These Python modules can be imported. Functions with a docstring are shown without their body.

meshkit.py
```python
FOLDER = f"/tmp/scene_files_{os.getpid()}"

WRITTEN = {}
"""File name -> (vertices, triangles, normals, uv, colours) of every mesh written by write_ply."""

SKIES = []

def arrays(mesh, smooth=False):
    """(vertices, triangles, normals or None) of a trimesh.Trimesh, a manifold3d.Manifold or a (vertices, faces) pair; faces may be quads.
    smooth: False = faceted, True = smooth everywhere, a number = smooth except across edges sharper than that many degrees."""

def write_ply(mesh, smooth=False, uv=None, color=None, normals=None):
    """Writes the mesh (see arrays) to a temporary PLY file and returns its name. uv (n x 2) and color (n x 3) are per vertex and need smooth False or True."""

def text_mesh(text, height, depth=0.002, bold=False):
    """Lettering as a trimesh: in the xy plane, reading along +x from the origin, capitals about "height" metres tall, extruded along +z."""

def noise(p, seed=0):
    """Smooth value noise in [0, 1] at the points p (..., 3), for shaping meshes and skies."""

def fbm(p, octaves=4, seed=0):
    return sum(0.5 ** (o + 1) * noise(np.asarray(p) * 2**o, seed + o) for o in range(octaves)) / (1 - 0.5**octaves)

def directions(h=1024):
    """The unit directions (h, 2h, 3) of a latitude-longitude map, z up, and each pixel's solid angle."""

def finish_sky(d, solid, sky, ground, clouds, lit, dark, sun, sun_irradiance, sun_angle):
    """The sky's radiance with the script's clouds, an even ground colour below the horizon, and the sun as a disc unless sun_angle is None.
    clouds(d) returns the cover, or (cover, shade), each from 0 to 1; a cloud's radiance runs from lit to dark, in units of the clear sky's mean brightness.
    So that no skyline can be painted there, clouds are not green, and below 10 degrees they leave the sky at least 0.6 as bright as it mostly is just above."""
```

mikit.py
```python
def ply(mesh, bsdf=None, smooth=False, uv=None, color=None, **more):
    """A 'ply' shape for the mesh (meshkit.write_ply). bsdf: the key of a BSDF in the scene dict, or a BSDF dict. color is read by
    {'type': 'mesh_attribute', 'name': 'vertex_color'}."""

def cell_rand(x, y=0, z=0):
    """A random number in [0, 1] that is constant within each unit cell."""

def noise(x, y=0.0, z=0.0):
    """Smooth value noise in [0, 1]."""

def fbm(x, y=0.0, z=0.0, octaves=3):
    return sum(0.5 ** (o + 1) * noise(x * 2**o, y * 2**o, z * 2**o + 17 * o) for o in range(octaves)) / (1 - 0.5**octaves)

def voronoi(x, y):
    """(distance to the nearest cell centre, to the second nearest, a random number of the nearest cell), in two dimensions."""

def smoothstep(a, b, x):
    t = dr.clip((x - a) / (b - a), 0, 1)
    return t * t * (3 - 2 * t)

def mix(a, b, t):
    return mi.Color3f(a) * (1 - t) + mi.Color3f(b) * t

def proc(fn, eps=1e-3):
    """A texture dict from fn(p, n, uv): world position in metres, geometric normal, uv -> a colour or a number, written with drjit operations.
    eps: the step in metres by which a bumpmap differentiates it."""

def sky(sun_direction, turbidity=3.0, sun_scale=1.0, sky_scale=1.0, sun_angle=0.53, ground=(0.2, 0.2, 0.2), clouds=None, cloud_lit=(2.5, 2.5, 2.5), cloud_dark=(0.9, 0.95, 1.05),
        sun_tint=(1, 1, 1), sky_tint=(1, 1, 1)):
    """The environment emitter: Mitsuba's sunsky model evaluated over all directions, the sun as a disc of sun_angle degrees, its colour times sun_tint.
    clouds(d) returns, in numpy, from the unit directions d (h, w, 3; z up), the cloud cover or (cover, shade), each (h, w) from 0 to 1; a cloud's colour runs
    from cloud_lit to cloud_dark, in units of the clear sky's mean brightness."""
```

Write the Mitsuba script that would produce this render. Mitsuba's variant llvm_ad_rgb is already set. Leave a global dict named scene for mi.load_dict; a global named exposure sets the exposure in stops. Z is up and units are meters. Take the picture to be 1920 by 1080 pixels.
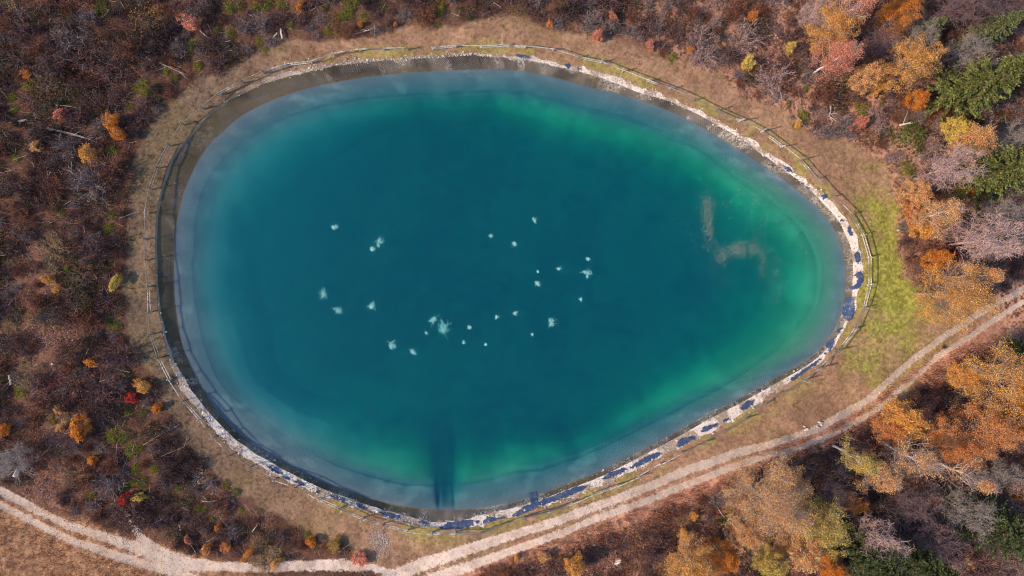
import math
import numpy as np
import drjit as dr
import mitsuba as mi
import mikit
from mikit import proc, fbm, noise, smoothstep, mix, cell_rand
from shapely.geometry import Polygon
from shapely import affinity
from scipy.interpolate import PchipInterpolator
import trimesh

T = mi.ScalarTransform4f
scene, labels = {}, {}
H, S = 72.0, 18.0                      # flying height; pixels of the photograph per metre of ground

# ------------------------------------------------------------------ camera, light, exposure
scene['camera'] = {'type': 'perspective', 'fov_axis': 'x', 'fov': 2 * math.degrees(math.atan(960 / S / H)),
                   'to_world': T().look_at(origin=[0, 0, H], target=[0, 0, 0], up=[0, 1, 0]), 'near_clip': 0.5, 'far_clip': 2000.0}
SUN_EL, SUN_AZ = math.radians(39), math.radians(195)
scene['sky'] = mikit.sky([math.cos(SUN_AZ) * math.cos(SUN_EL), math.sin(SUN_AZ) * math.cos(SUN_EL), math.sin(SUN_EL)], turbidity=3.5, sun_scale=0.85, sky_scale=1.45, sun_tint=(1.0, 0.92, 0.87), sun_angle=2.0, clouds=lambda d: 0.06 + 0.0 * d[..., 2], cloud_lit=(2.2, 2.2, 2.25))
exposure = 2.05

# ------------------------------------------------------------------ helpers
taken = {}


def numbered(name):
    n = taken.get(name, 0)
    taken[name] = n + 1
    return name if n == 0 else f'{name}_{n:03d}'


def W(px, py, z=0.0):
    """The point at height z that the photograph shows at this pixel."""
    k = (H - z) / H / S
    return np.array([(px - 960) * k, (540 - py) * k, z])


def tag(key, label=None, category=None, group=None, kind=None):
    d = {k: v for k, v in (('label', label), ('category', category), ('group', group), ('kind', kind)) if v}
    if d:
        labels[key] = d


def unit(v):
    return v / np.maximum(np.linalg.norm(v, axis=-1, keepdims=True), 1e-9)


def jitter(rng, palette, n, amount=0.22):
    """n colours picked from a palette, each a little lighter or darker."""
    pal = np.asarray(palette, float).reshape(-1, 3)
    c = pal[rng.integers(0, len(pal), n)] * (1 + amount * rng.standard_normal((n, 1))) * (1 + 0.06 * rng.standard_normal((n, 3)))
    return np.clip(c, 0.004, 0.85)


def leaves(rng, P, size, colours, flat=0.5, aspect=0.6):
    """One diamond-shaped leaf per point."""
    n = len(P)
    nrm = unit(rng.standard_normal((n, 3)) + np.array([0, 0, 1.0]) * flat * 2)
    a = unit(np.cross(nrm, rng.standard_normal((n, 3))))
    b = np.cross(nrm, a)
    s = size * rng.uniform(0.6, 1.3, (n, 1))
    V = np.stack([P - a * s * .5, P + b * s * aspect * .5 - nrm * s * .06, P + a * s * .5, P - b * s * aspect * .5 - nrm * s * .06], 1).reshape(-1, 3)
    i = np.arange(n)[:, None] * 4
    F = np.concatenate([i + [[0, 1, 2]], i + [[0, 2, 3]]], 0)
    return V, F, np.repeat(colours, 4, 0)


def ribbons(rng, A, B, wa, wb, colours):
    """One thin tapering ribbon per segment A-B, lying mostly face up."""
    n = len(A)
    d = unit(B - A)
    side = unit(np.cross(d, np.array([0, 0, 1.0]) + 0.6 * rng.standard_normal((n, 3))))
    wa, wb = np.broadcast_to(wa, n)[:, None], np.broadcast_to(wb, n)[:, None]
    V = np.stack([A - side * wa / 2, A + side * wa / 2, B + side * wb / 2, B - side * wb / 2], 1).reshape(-1, 3)
    i = np.arange(n)[:, None] * 4
    return V, np.concatenate([i + [[0, 1, 2]], i + [[0, 2, 3]]], 0), np.repeat(colours, 4, 0)


def tube(pts, rad, sides=6):
    p = np.asarray(pts, float)
    t = unit(np.gradient(p, axis=0))
    ref = np.array([1.0, 0, 0]) if abs(t[0, 0]) < .8 else np.array([0, 1.0, 0])
    a = unit(np.cross(t, ref))
    b = np.cross(t, a)
    ang = np.arange(sides) * 2 * np.pi / sides
    V = (p[:, None] + np.asarray(rad)[:, None, None] * (np.cos(ang)[None, :, None] * a[:, None] + np.sin(ang)[None, :, None] * b[:, None])).reshape(-1, 3)
    i, j = np.meshgrid(np.arange(len(p) - 1), np.arange(sides), indexing='ij')
    q = np.stack([i * sides + j, i * sides + (j + 1) % sides, (i + 1) * sides + (j + 1) % sides, (i + 1) * sides + j], -1).reshape(-1, 4)
    F = np.vstack([q[:, [0, 1, 2]], q[:, [0, 2, 3]]])
    caps = [[0, k + 1, k] for k in range(1, sides - 1)] + [[len(V) - sides, len(V) - sides + k, len(V) - sides + k + 1] for k in range(1, sides - 1)]
    return V, np.vstack([F, np.array(caps)])


def join(*meshes):
    V, F, C, at = [], [], [], 0
    for m in meshes:
        V.append(m[0]); F.append(m[1] + at); at += len(m[0])
        C.append(m[2])
    return np.vstack(V), np.vstack(F), np.vstack(C)


def painted(m, c):
    return m[0], m[1], np.tile(np.asarray(c, float), (len(m[0]), 1))


def shape(m, bsdf, smooth=False, **more):
    return mikit.ply((m[0], m[1]), bsdf, smooth=smooth, color=m[2], **more)


def group_of(name, ply):
    scene[name] = {'type': 'shapegroup', 'shape': ply}
    return name


def put(key, grp, to_world):
    scene[key] = {'type': 'instance', 'shapegroup': {'type': 'ref', 'id': grp}, 'to_world': to_world}


# ------------------------------------------------------------------ materials shared by many things
VC = {'type': 'mesh_attribute', 'name': 'vertex_color'}
scene['leaf'] = {'type': 'principledthin', 'base_color': VC, 'roughness': 0.55, 'diff_trans': 0.7, 'spec_trans': 0.0, 'eta': 1.35}
scene['needle'] = {'type': 'principledthin', 'base_color': VC, 'roughness': 0.5, 'diff_trans': 0.35, 'spec_trans': 0.0, 'eta': 1.4}
scene['bark'] = {'type': 'twosided', 'bsdf': {'type': 'diffuse', 'reflectance': VC}}


def stone_fn(p, n, uv):
    k = fbm(p.x * 9, p.y * 9, p.z * 9)
    return mix((0.42, 0.38, 0.35), (0.78, 0.74, 0.70), smoothstep(0.3, 0.65, k))


scene['stone_surface'] = {'type': 'diffuse', 'reflectance': proc(stone_fn)}


def timber_fn(p, n, uv):
    k = fbm(p.x * 14, p.y * 14, p.z * 5)
    m = 0.5 * noise(p.x * 1.3, p.y * 1.3, 4.0) + 0.5 * noise(p.x * 0.09, p.y * 0.09, 6.0)
    return mix(mix((0.20, 0.175, 0.15), (0.56, 0.53, 0.49), smoothstep(0.3, 0.6, k)), (0.15, 0.115, 0.085), 0.85 * smoothstep(0.36, 0.54, m))


scene['timber'] = {'type': 'principled', 'base_color': proc(timber_fn), 'roughness': 0.75, 'specular': 0.3}


def liner_fn(p, n, uv):
    d = fbm(p.x * 5, p.y * 5, 2.0)
    return mix((0.034, 0.058, 0.135), (0.15, 0.145, 0.16), 0.5 * smoothstep(0.56, 0.74, d))


scene['liner'] = {'type': 'twosided', 'bsdf': {'type': 'principled', 'base_color': proc(liner_fn), 'roughness': 0.32, 'specular': 0.6}}

# ------------------------------------------------------------------ outlines read from the photograph
EDGE = [(343, 360), (328, 427), (325, 493), (325, 543), (330, 593), (337, 637), (350, 677), (370, 713), (360, 320), (383, 277), (417, 247), (443, 220), (480, 200), (530, 178), (580, 163), (633, 152), (680, 143), (730, 138), (780, 133), (847, 130), (913, 128), (960, 129), (1027, 140), (1093, 158), (1160, 175), (1227, 195), (1293, 223), (1343, 253), (1393, 283), (1440, 315), (1473, 337), (1505, 363), (1540, 393), (1563, 420), (1580, 457), (1588, 493), (1588, 525), (1587, 555), (1580, 590), (1567, 620), (1545, 650), (1510, 680), (1480, 696), (1440, 718), (1393, 745), (1327, 778), (1260, 816), (1193, 851), (1128, 884), (1060, 910), (1010, 930), (960, 943), (913, 953), (863, 958), (813, 958), (763, 952), (713, 942), (663, 927), (620, 913), (580, 895), (530, 868), (480, 840), (457, 823), (417, 787), (393, 757)]
MAT_TOP = [(305, 360), (297, 403), (295, 460), (296, 510), (299, 560), (306, 610), (318, 650), (329, 680), (352, 720), (387, 768), (417, 800), (480, 851), (530, 878), (580, 903), (647, 931), (713, 954), (780, 971), (813, 979), (863, 975), (913, 963), (960, 952), (1010, 936), (1060, 916), (1128, 890), (1193, 859), (1260, 823), (1327, 785), (1393, 752), (1440, 727), (1480, 702), (1512, 685), (1550, 655), (1573, 626), (1588, 596), (1597, 558), (1599, 525), (1600, 493), (1593, 455), (1575, 417), (1553, 390), (1520, 357), (1487, 330), (1440, 299), (1393, 264), (1343, 233), (1293, 209), (1260, 192), (1193, 172), (1143, 153), (1093, 137), (1027, 121), (960, 110), (880, 105), (813, 108), (767, 113), (713, 116), (647, 121), (580, 135), (520, 150), (480, 164), (433, 189), (400, 214), (367, 248), (333, 288), (317, 327)]
BANK = [(302, 360), (294, 403), (292, 460), (293, 510), (295, 560), (301, 610), (311, 650), (319, 680), (338, 727), (367, 766), (400, 809), (433, 842), (480, 868), (500, 883), (547, 907), (597, 927), (647, 944), (697, 961), (747, 976), (780, 984), (830, 993), (863, 990), (913, 981), (960, 968), (1027, 948), (1100, 921), (1147, 903), (1193, 881), (1253, 851), (1300, 828), (1360, 794), (1410, 764), (1440, 742), (1473, 720), (1513, 698), (1550, 664), (1573, 634), (1593, 604), (1604, 573), (1615, 540), (1619, 510), (1615, 460), (1598, 423), (1569, 390), (1537, 358), (1523, 346), (1473, 306), (1440, 288), (1393, 253), (1343, 224), (1293, 200), (1260, 183), (1193, 161), (1143, 141), (1120, 134), (1093, 128), (1027, 113), (960, 103), (880, 99), (813, 103), (767, 108), (713, 110), (647, 114), (580, 126), (520, 140), (480, 156), (433, 184), (400, 210), (367, 245), (330, 286), (314, 327)]
FENCE = [(490, 132), (450, 150), (408, 172), (375, 200), (338, 230), (312, 270), (290, 312), (277, 353), (269, 398), (268, 447), (268, 487), (273, 537), (275, 585), (279, 627), (293, 672), (313, 712), (340, 753), (370, 787), (397, 822), (430, 855), (467, 877), (510, 902), (552, 917), (597, 940), (637, 957), (677, 977), (717, 988), (762, 1000), (808, 1004), (852, 1004), (900, 1005), (940, 989), (985, 974), (1030, 963), (1073, 948), (1113, 931), (1160, 914), (1200, 897), (1240, 874), (1282, 851), (1323, 832), (1362, 811), (1402, 787), (1438, 759), (1473, 738), (1512, 715), (1547, 691), (1577, 658), (1608, 617), (1625, 577), (1636, 534), (1636, 482), (1624, 440), (1602, 402), (1567, 367), (1536, 334), (1504, 298), (1471, 272), (1433, 244), (1391, 223), (1347, 204), (1305, 183), (1260, 163), (1217, 148), (1170, 130), (1128, 113), (1085, 104), (1038, 89), (985, 83), (943, 82), (900, 83), (853, 82), (810, 86), (763, 87), (717, 88), (670, 90), (623, 98), (580, 113), (535, 118)]
WOODS = [(480, 97), (433, 123), (350, 160), (313, 200), (277, 240), (253, 283), (243, 333), (241, 393), (236, 460), (232, 510), (235, 577), (247, 643), (267, 693), (287, 720), (317, 777), (347, 833), (390, 873), (427, 913), (480, 952), (547, 983), (593, 1005), (647, 1025), (690, 1062), (730, 1110), (820, 1150), (880, 1100), (940, 1062), (1000, 1050), (1060, 1035), (1130, 1005), (1200, 985), (1240, 955), (1310, 935), (1380, 890), (1480, 855), (1560, 832), (1620, 795), (1680, 760), (1740, 712), (1790, 680), (1830, 655), (1880, 628), (1930, 605), (1930, 590), (1720, 588), (1700, 570), (1690, 527), (1686, 427), (1688, 360), (1673, 317), (1640, 283), (1573, 255), (1527, 250), (1483, 221), (1440, 198), (1400, 183), (1360, 157), (1327, 130), (1277, 113), (1227, 97), (1160, 70), (1093, 62), (1010, 48), (960, 25), (897, 38), (847, 46), (763, 53), (680, 67), (580, 74), (530, 83)]
MAT_FOOT = [(383, 377), (372, 477), (373, 540), (383, 610), (393, 643), (420, 713), (480, 767), (547, 817), (647, 870), (747, 900), (813, 906), (880, 903), (960, 884), (1093, 850), (1193, 803), (1293, 753), (1343, 727), (1400, 690), (1470, 640), (1525, 560), (1530, 500), (1500, 430), (1440, 375), (1377, 333), (1327, 293), (1260, 260), (1160, 220), (1060, 197), (960, 177), (860, 178), (760, 182), (640, 197), (560, 218), (480, 258), (420, 310)]
DEEP = [(455, 500), (480, 400), (540, 330), (620, 285), (720, 258), (850, 240), (1000, 252), (1110, 275), (1210, 315), (1290, 370), (1345, 440), (1370, 520), (1340, 590), (1280, 650), (1210, 705), (1120, 755), (1020, 785), (930, 800), (840, 805), (740, 790), (640, 750), (560, 700), (490, 620)]
WATER_Z = -0.95
CEN = W(930, 540)[:2]
NT = 1536
TH = np.arange(NT) * 2 * np.pi / NT


def outline(points, z, smooth=5):
    q = np.array([W(x, y, z)[:2] - CEN for x, y in points])
    th, r = np.arctan2(q[:, 1], q[:, 0]) % (2 * np.pi), np.hypot(q[:, 0], q[:, 1])
    o = np.argsort(th)
    th, r = th[o], r[o]
    keep = np.r_[True, np.diff(th) > 0.012]
    th, r = th[keep], r[keep]
    r = PchipInterpolator(np.r_[th[-3:] - 2 * np.pi, th, th[:3] + 2 * np.pi], np.r_[r[-3:], r, r[:3]])(TH)
    k = np.exp(-0.5 * (np.arange(-4 * smooth, 4 * smooth + 1) / smooth) ** 2)
    k /= k.sum()
    return np.convolve(np.r_[r[-4 * smooth:], r, r[:4 * smooth]], k, 'valid')


rngO = np.random.default_rng(5)


def wander(sigma, amp, seed):
    """A periodic random offset along the outline."""
    x = np.random.default_rng(seed).standard_normal(NT)
    f = np.fft.rfft(x) * np.exp(-0.5 * (np.fft.rfftfreq(NT) * 2 * np.pi * sigma) ** 2)
    y = np.fft.irfft(f, NT)
    return amp * y / y.std()


R_deep = outline(DEEP, -4.0, 14) + wander(45, 0.8, 1) + wander(14, 0.3, 9)
R_foot = outline(MAT_FOOT, -2.3, 9) + wander(5, 0.05, 2)
R_edge = outline(EDGE, WATER_Z, 9)
R_mat = outline(MAT_TOP, -0.3, 8) + wander(3, 0.04, 3)
R_bank = outline(BANK, -0.05, 7) - 0.06 + wander(2.5, 0.12, 4)
R_fence = outline(FENCE, 0.0, 5)
R_woods = outline(WOODS, 0.0, 5) + wander(5, 0.25, 6)
R_mat = np.maximum(R_mat, R_edge + 0.25)
R_bank = np.maximum(R_bank, R_mat + 0.12)
R_fence = np.maximum(R_fence, R_bank + 0.4)
R_woods = np.maximum(R_woods, R_fence + 0.6)


def at_angle(curve, th):
    return np.interp(th % (2 * np.pi), np.r_[TH, 2 * np.pi], np.r_[curve, curve[0]])


# wheel ruts of the track: (pixel x, pixel y, half width in pixels)
RUTS = [[(1990, 505, 6), (1920, 542, 6), (1857, 577, 6), (1773, 627, 6), (1723, 667, 6), (1667, 713, 6), (1627, 753, 7), (1573, 783, 7), (1533, 803, 7), (1473, 823, 7), (1440, 835, 7), (1377, 850, 8), (1293, 880, 8), (1227, 909, 8), (1127, 946, 8), (1043, 976, 8), (960, 1003, 8), (880, 1029, 10), (797, 1058, 12), (720, 1090, 12)],
        [(1990, 530, 5), (1920, 567, 5), (1840, 617, 5), (1773, 657, 5.5), (1697, 724, 5.5), (1657, 760, 5.5), (1607, 793, 5.5), (1540, 823, 5.5), (1473, 847, 5.5), (1440, 854, 6), (1360, 880, 7), (1293, 908, 6.5), (1227, 934, 6.5), (1143, 963, 6.5), (1060, 996, 6.5), (960, 1032, 7.5), (880, 1061, 9), (830, 1080, 11), (770, 1104, 12)],
        [(-40, 902, 8), (0, 920, 8), (67, 957, 8), (133, 987, 8), (200, 1007, 9), (267, 1030, 11), (333, 1053, 15), (367, 1059, 12), (420, 1062, 9), (480, 1064, 9), (560, 1062, 9), (640, 1060, 10), (690, 1064, 7), (735, 1074, 4)],
        [(-40, 925, 7), (0, 947, 7), (67, 983, 7), (133, 1013, 7), (200, 1035, 8), (267, 1057, 9), (330, 1073, 9), (400, 1098, 9)],
        [(350, 1055, 14), (300, 1035, 11), (262, 1005, 7), (240, 967, 4)]]
RUTS_W = [np.array([[*W(x, y)[:2], w / S] for x, y, w in r]) for r in RUTS]


def track_mask(x, y):
    """1 in the middle of a rut, 0.5 on its border, 0 at twice its half width."""
    best = np.zeros(np.shape(x))
    for r in RUTS_W:
        for (ax, ay, aw), (bx, by, bw) in zip(r[:-1], r[1:]):
            dx, dy = bx - ax, by - ay
            t = np.clip(((x - ax) * dx + (y - ay) * dy) / (dx * dx + dy * dy), 0, 1)
            d = np.hypot(x - ax - t * dx, y - ay - t * dy)
            best = np.maximum(best, 1 - d / (aw + t * (bw - aw)) * 0.5)
    return np.clip(best, 0, 1)


def lumps(x, y, seed=0):
    rng = np.random.default_rng(seed + 40)
    z = np.zeros(np.shape(x))
    for f, a in ((0.05, .5), (0.13, .28), (0.4, .10), (1.1, .04)):
        for _ in range(3):
            ph, an = rng.uniform(0, 6.28), rng.uniform(0, 6.28)
            z += a / 3 * np.sin(2 * np.pi * f * rng.uniform(.8, 1.25) * (x * math.cos(an) + y * math.sin(an)) + ph)
    return z


KNOTS = np.array([0.0, 1.0, 2.0, 3.0, 4.0, 5.0, 6.0, 7.0])      # centre, deep, foot of the mat, water's edge, mat top, bank top, fence, woods


def zone_of(x, y):
    dx, dy = np.asarray(x, float) - CEN[0], np.asarray(y, float) - CEN[1]
    th, r = np.arctan2(dy, dx), np.hypot(dx, dy)
    rs = [np.zeros_like(r)] + [at_angle(c, th) for c in (R_deep, R_foot, R_edge, R_mat, R_bank, R_fence, R_woods)]
    v = np.zeros_like(r)
    for k in range(7):
        v = np.where(r >= rs[k], k + np.clip((r - rs[k]) / (rs[k + 1] - rs[k]), 0, 1), v)
    return np.where(r >= rs[7], 7 + (r - rs[7]) / 10.0, v), th, r


def height(x, y):
    """Height of the dry ground and of the basin."""
    v, th, r = zone_of(x, y)
    z = np.interp(v, [0, 0.8, 1, 1.5, 2, 3, 4, 5, 5.4, 6], [-7.0, -6.8, -6.0, -3.5, -1.75, WATER_Z, -0.28, -0.05, 0.0, 0.0])
    gentle = np.interp(v, [0, 0.55, 1, 1.5, 2, 3, 4, 5, 5.4, 6], [-7.0, -6.0, -4.2, -2.5, -1.32, WATER_Z, -0.28, -0.05, 0.0, 0.0])
    west = np.clip((-4 - np.asarray(x) - 0.25 * np.asarray(y)) / 22, 0, 1)          # the western slopes fall off more gently
    z = z + west * (gentle - z)
    z = z + 0.35 * lumps(x, y, 3) * np.clip((2 - v) / .5, 0, 1)
    edge = np.clip((v - 5.2) / 1.2, 0, 1)
    z = z + edge * 0.55 * lumps(x, y)
    # groove along the foot of the mat, then the sunken channel that runs out from the lower shore
    z = z - 0.22 * (1 - 0.8 * west) * np.exp(-((v - 2.0) / 0.045) ** 2)
    cx = W(838, 850)[0]
    inside = np.clip((3.0 - v) / 0.35, 0, 1) * np.clip((v - 0.85) / 0.5, 0, 1) * (np.asarray(y) < 0)
    wide = 0.75 + 0.7 * np.clip((2.95 - v) / 1.4, 0, 1)
    deepen = np.clip((2.95 - v) / 1.5, 0.0, 1)
    off = np.asarray(x) - cx
    z = z - inside * deepen * 1.9 * np.exp(-np.abs((off + .12 * np.sin(np.asarray(y) * 1.3)) / wide) ** 2.0)
    for o in (-1.0, 0.62):
        z = z - 0.20 * inside * np.exp(-((off - o - 0.25 * (v - 2.6)) / 0.22) ** 2)
    return z


# ------------------------------------------------------------------ setting: basin, bank, ground, track
def rings(a, b, n):
    return [a + (b - a) * k / n for k in range(n)]


V_in = [0.002, 0.1, 0.3, 0.5, 0.62, 0.74, 0.82, 0.88, 0.94] + rings(1, 2, 26) + [2.0] + rings(2.03, 3, 22) + rings(3, 4, 10) + rings(4, 5, 6) + rings(5, 6, 8) + [6.0]
rs = np.stack([np.zeros(NT), R_deep, R_foot, R_edge, R_mat, R_bank, R_fence])
rows = []
for v in V_in:
    k = min(int(v), 5)
    rows.append(rs[k] + (rs[k + 1] - rs[k]) * (v - k))
out = np.r_[np.arange(0.3, 48, 0.3), 48 + np.cumsum(1.3 ** np.arange(14))]
for d in out:
    base = R_fence + d
    target = d + 26.0
    t = min(d / 40, 1)
    rows.append(base * (1 - t) + np.maximum(target, 0) * t + 0 * base if d > 40 else base * (1 - t) + np.maximum(base, target) * t)
RR = np.maximum.accumulate(np.stack(rows), axis=0)
RR = RR + np.arange(len(RR))[:, None] * 1e-4
GX, GY = CEN[0] + RR * np.cos(TH), CEN[1] + RR * np.sin(TH)
GZ = height(GX, GY)
VV, _, _ = zone_of(GX, GY)
TM = track_mask(GX, GY)
GZ = GZ - 0.07 * np.clip((TM - 0.35) / 0.3, 0, 1)
NR = len(RR)
ii, jj = np.meshgrid(np.arange(NR - 1), np.arange(NT), indexing='ij')
j2 = (jj + 1) % NT
Q = np.stack([ii * NT + jj, (ii + 1) * NT + jj, (ii + 1) * NT + j2, ii * NT + j2], -1).reshape(-1, 4)
verts = np.stack([GX, GY, GZ], -1).reshape(-1, 3)
ring_class = np.where(ii < len(V_in) - 15, 0, np.where(ii < len(V_in) - 9, 1, 2)).reshape(-1)
tmq = TM.reshape(-1)[Q].mean(1)
face_class = np.where((ring_class == 2) & (tmq > 0.5), 3, ring_class)
arc = np.concatenate([[0], np.cumsum(np.hypot(np.diff(R_edge), R_edge[1:] * (TH[1] - TH[0])))])
UV_basin = np.stack([np.broadcast_to(arc, GX.shape), RR - R_edge[None]], -1).reshape(-1, 2)
UV_land = np.stack([VV, TM], -1).reshape(-1, 2)


def sub(cls):
    q = Q[face_class == cls]
    used = np.unique(q)
    remap = np.full(len(verts), -1)
    remap[used] = np.arange(len(used))
    return used, remap[q]


def cell(a, b):
    """Distance from the walls of a diamond-shaped honeycomb of cells, 0 at a wall."""
    s, t = a + b, a - b
    return dr.minimum(dr.abs(s - dr.floor(s) - 0.5), dr.abs(t - dr.floor(t) - 0.5))


def basin_fn(p, n, uv):
    s, d = uv.x, uv.y
    panel = cell_rand(dr.floor(s / 6.5), 3, 1)
    seam = smoothstep(0.10, 0.03, dr.abs(s / 6.5 - dr.floor(s / 6.5) - 0.5) * 6.5 - 0.05 * noise(d * 2, s))
    wall = (1 - smoothstep(0.04, 0.17, cell(s / 0.21 + 0.35 * fbm(s * 0.7, d * 0.7, 4.0), d / 0.21 + 0.3 * panel * s))) * (0.35 + 0.65 * smoothstep(0.35, 0.62, fbm(s * 0.6, d * 0.8, 12.0)))
    fill = fbm(s * 0.55, d * 0.35, 1.0)
    grit = noise(p.x * 11, p.y * 11, 0.0)
    dark = mix((0.045, 0.040, 0.038), (0.115, 0.10, 0.088), smoothstep(0.35, 0.65, fill))
    pale = mix((0.30, 0.27, 0.25), (0.50, 0.45, 0.41), grit)
    # gravel has run down over the cells more on the lower and right-hand banks
    gravel = smoothstep(0.44, 0.70, fbm(s * 0.9, d * 0.5, 5.0) + 0.004 * (p.x - p.y) + 0.05)
    moss = dr.maximum(smoothstep(0.56, 0.68, fbm(s * 0.16, d * 0.5, 9.0)), 0.75 * smoothstep(-14.0, -30.0, p.x) * smoothstep(0.3, 0.6, fbm(s * 0.5, d * 1.2, 15.0)))
    cells = mix(mix(dark, pale, 0.48 * wall + 0.2 * gravel * grit), pale, 0.75 * gravel * smoothstep(0.25, 0.7, grit))
    cells = mix(cells, mix((0.10, 0.075, 0.045), (0.17, 0.14, 0.06), grit), 0.75 * moss)
    cells = cells * (0.68 + 0.32 * panel) * (1 - 0.3 * seam * smoothstep(0.35, 0.55, noise(s * 0.2, 1.0)))
    stain = smoothstep(0.55, 0.0, d) * smoothstep(0.35, 0.6, fbm(s * 0.8, d * 1.5, 6.0))
    cells = mix(cells, (0.10, 0.09, 0.07), 0.5 * stain)
    under = smoothstep(0.0, -0.25, d)
    silt_on = mix((0.08, 0.118, 0.158), (0.28, 0.32, 0.36), 0.50 * wall + 0.26 * smoothstep(0.58, 0.78, fbm(s * 0.45, d * 0.7, 3.0)))
    silt_on = mix(silt_on, mix((0.10, 0.175, 0.115), (0.20, 0.30, 0.21), 0.5 * wall + 0.5 * grit), 0.75 * smoothstep(12.0, 30.0, p.x) * smoothstep(-0.5, -2.0, d + 1.2 * (fbm(s * 0.4, d * 0.4, 21.0) - 0.5)))
    cells = mix(cells, silt_on, under)
    silt = mix((0.15, 0.25, 0.15), (0.26, 0.37, 0.235), smoothstep(0.3, 0.7, fbm(p.x * 0.25, p.y * 0.25, 2.0)))
    sky_tinted_silt = mix((0.21, 0.225, 0.255), (0.27, 0.285, 0.315), fbm(p.x * 0.3, p.y * 0.3, 6.0))  # blue-grey of the sky reflected off the western shallows, painted into the bottom colour
    silt = mix(silt, sky_tinted_silt, smoothstep(-6.0, -24.0, p.x - 0.25 * p.y + 6 * (noise(p.x * 0.15, p.y * 0.15, 3.0) - 0.5)))
    rim = smoothstep(1.7, 3.6, -d + 0.5 * (fbm(s * 0.5, 0.0, 3.0) - 0.5) - 0.35)
    return mix(cells, silt, rim)


scene['basin_surface'] = {'type': 'diffuse', 'reflectance': proc(basin_fn)}


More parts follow.
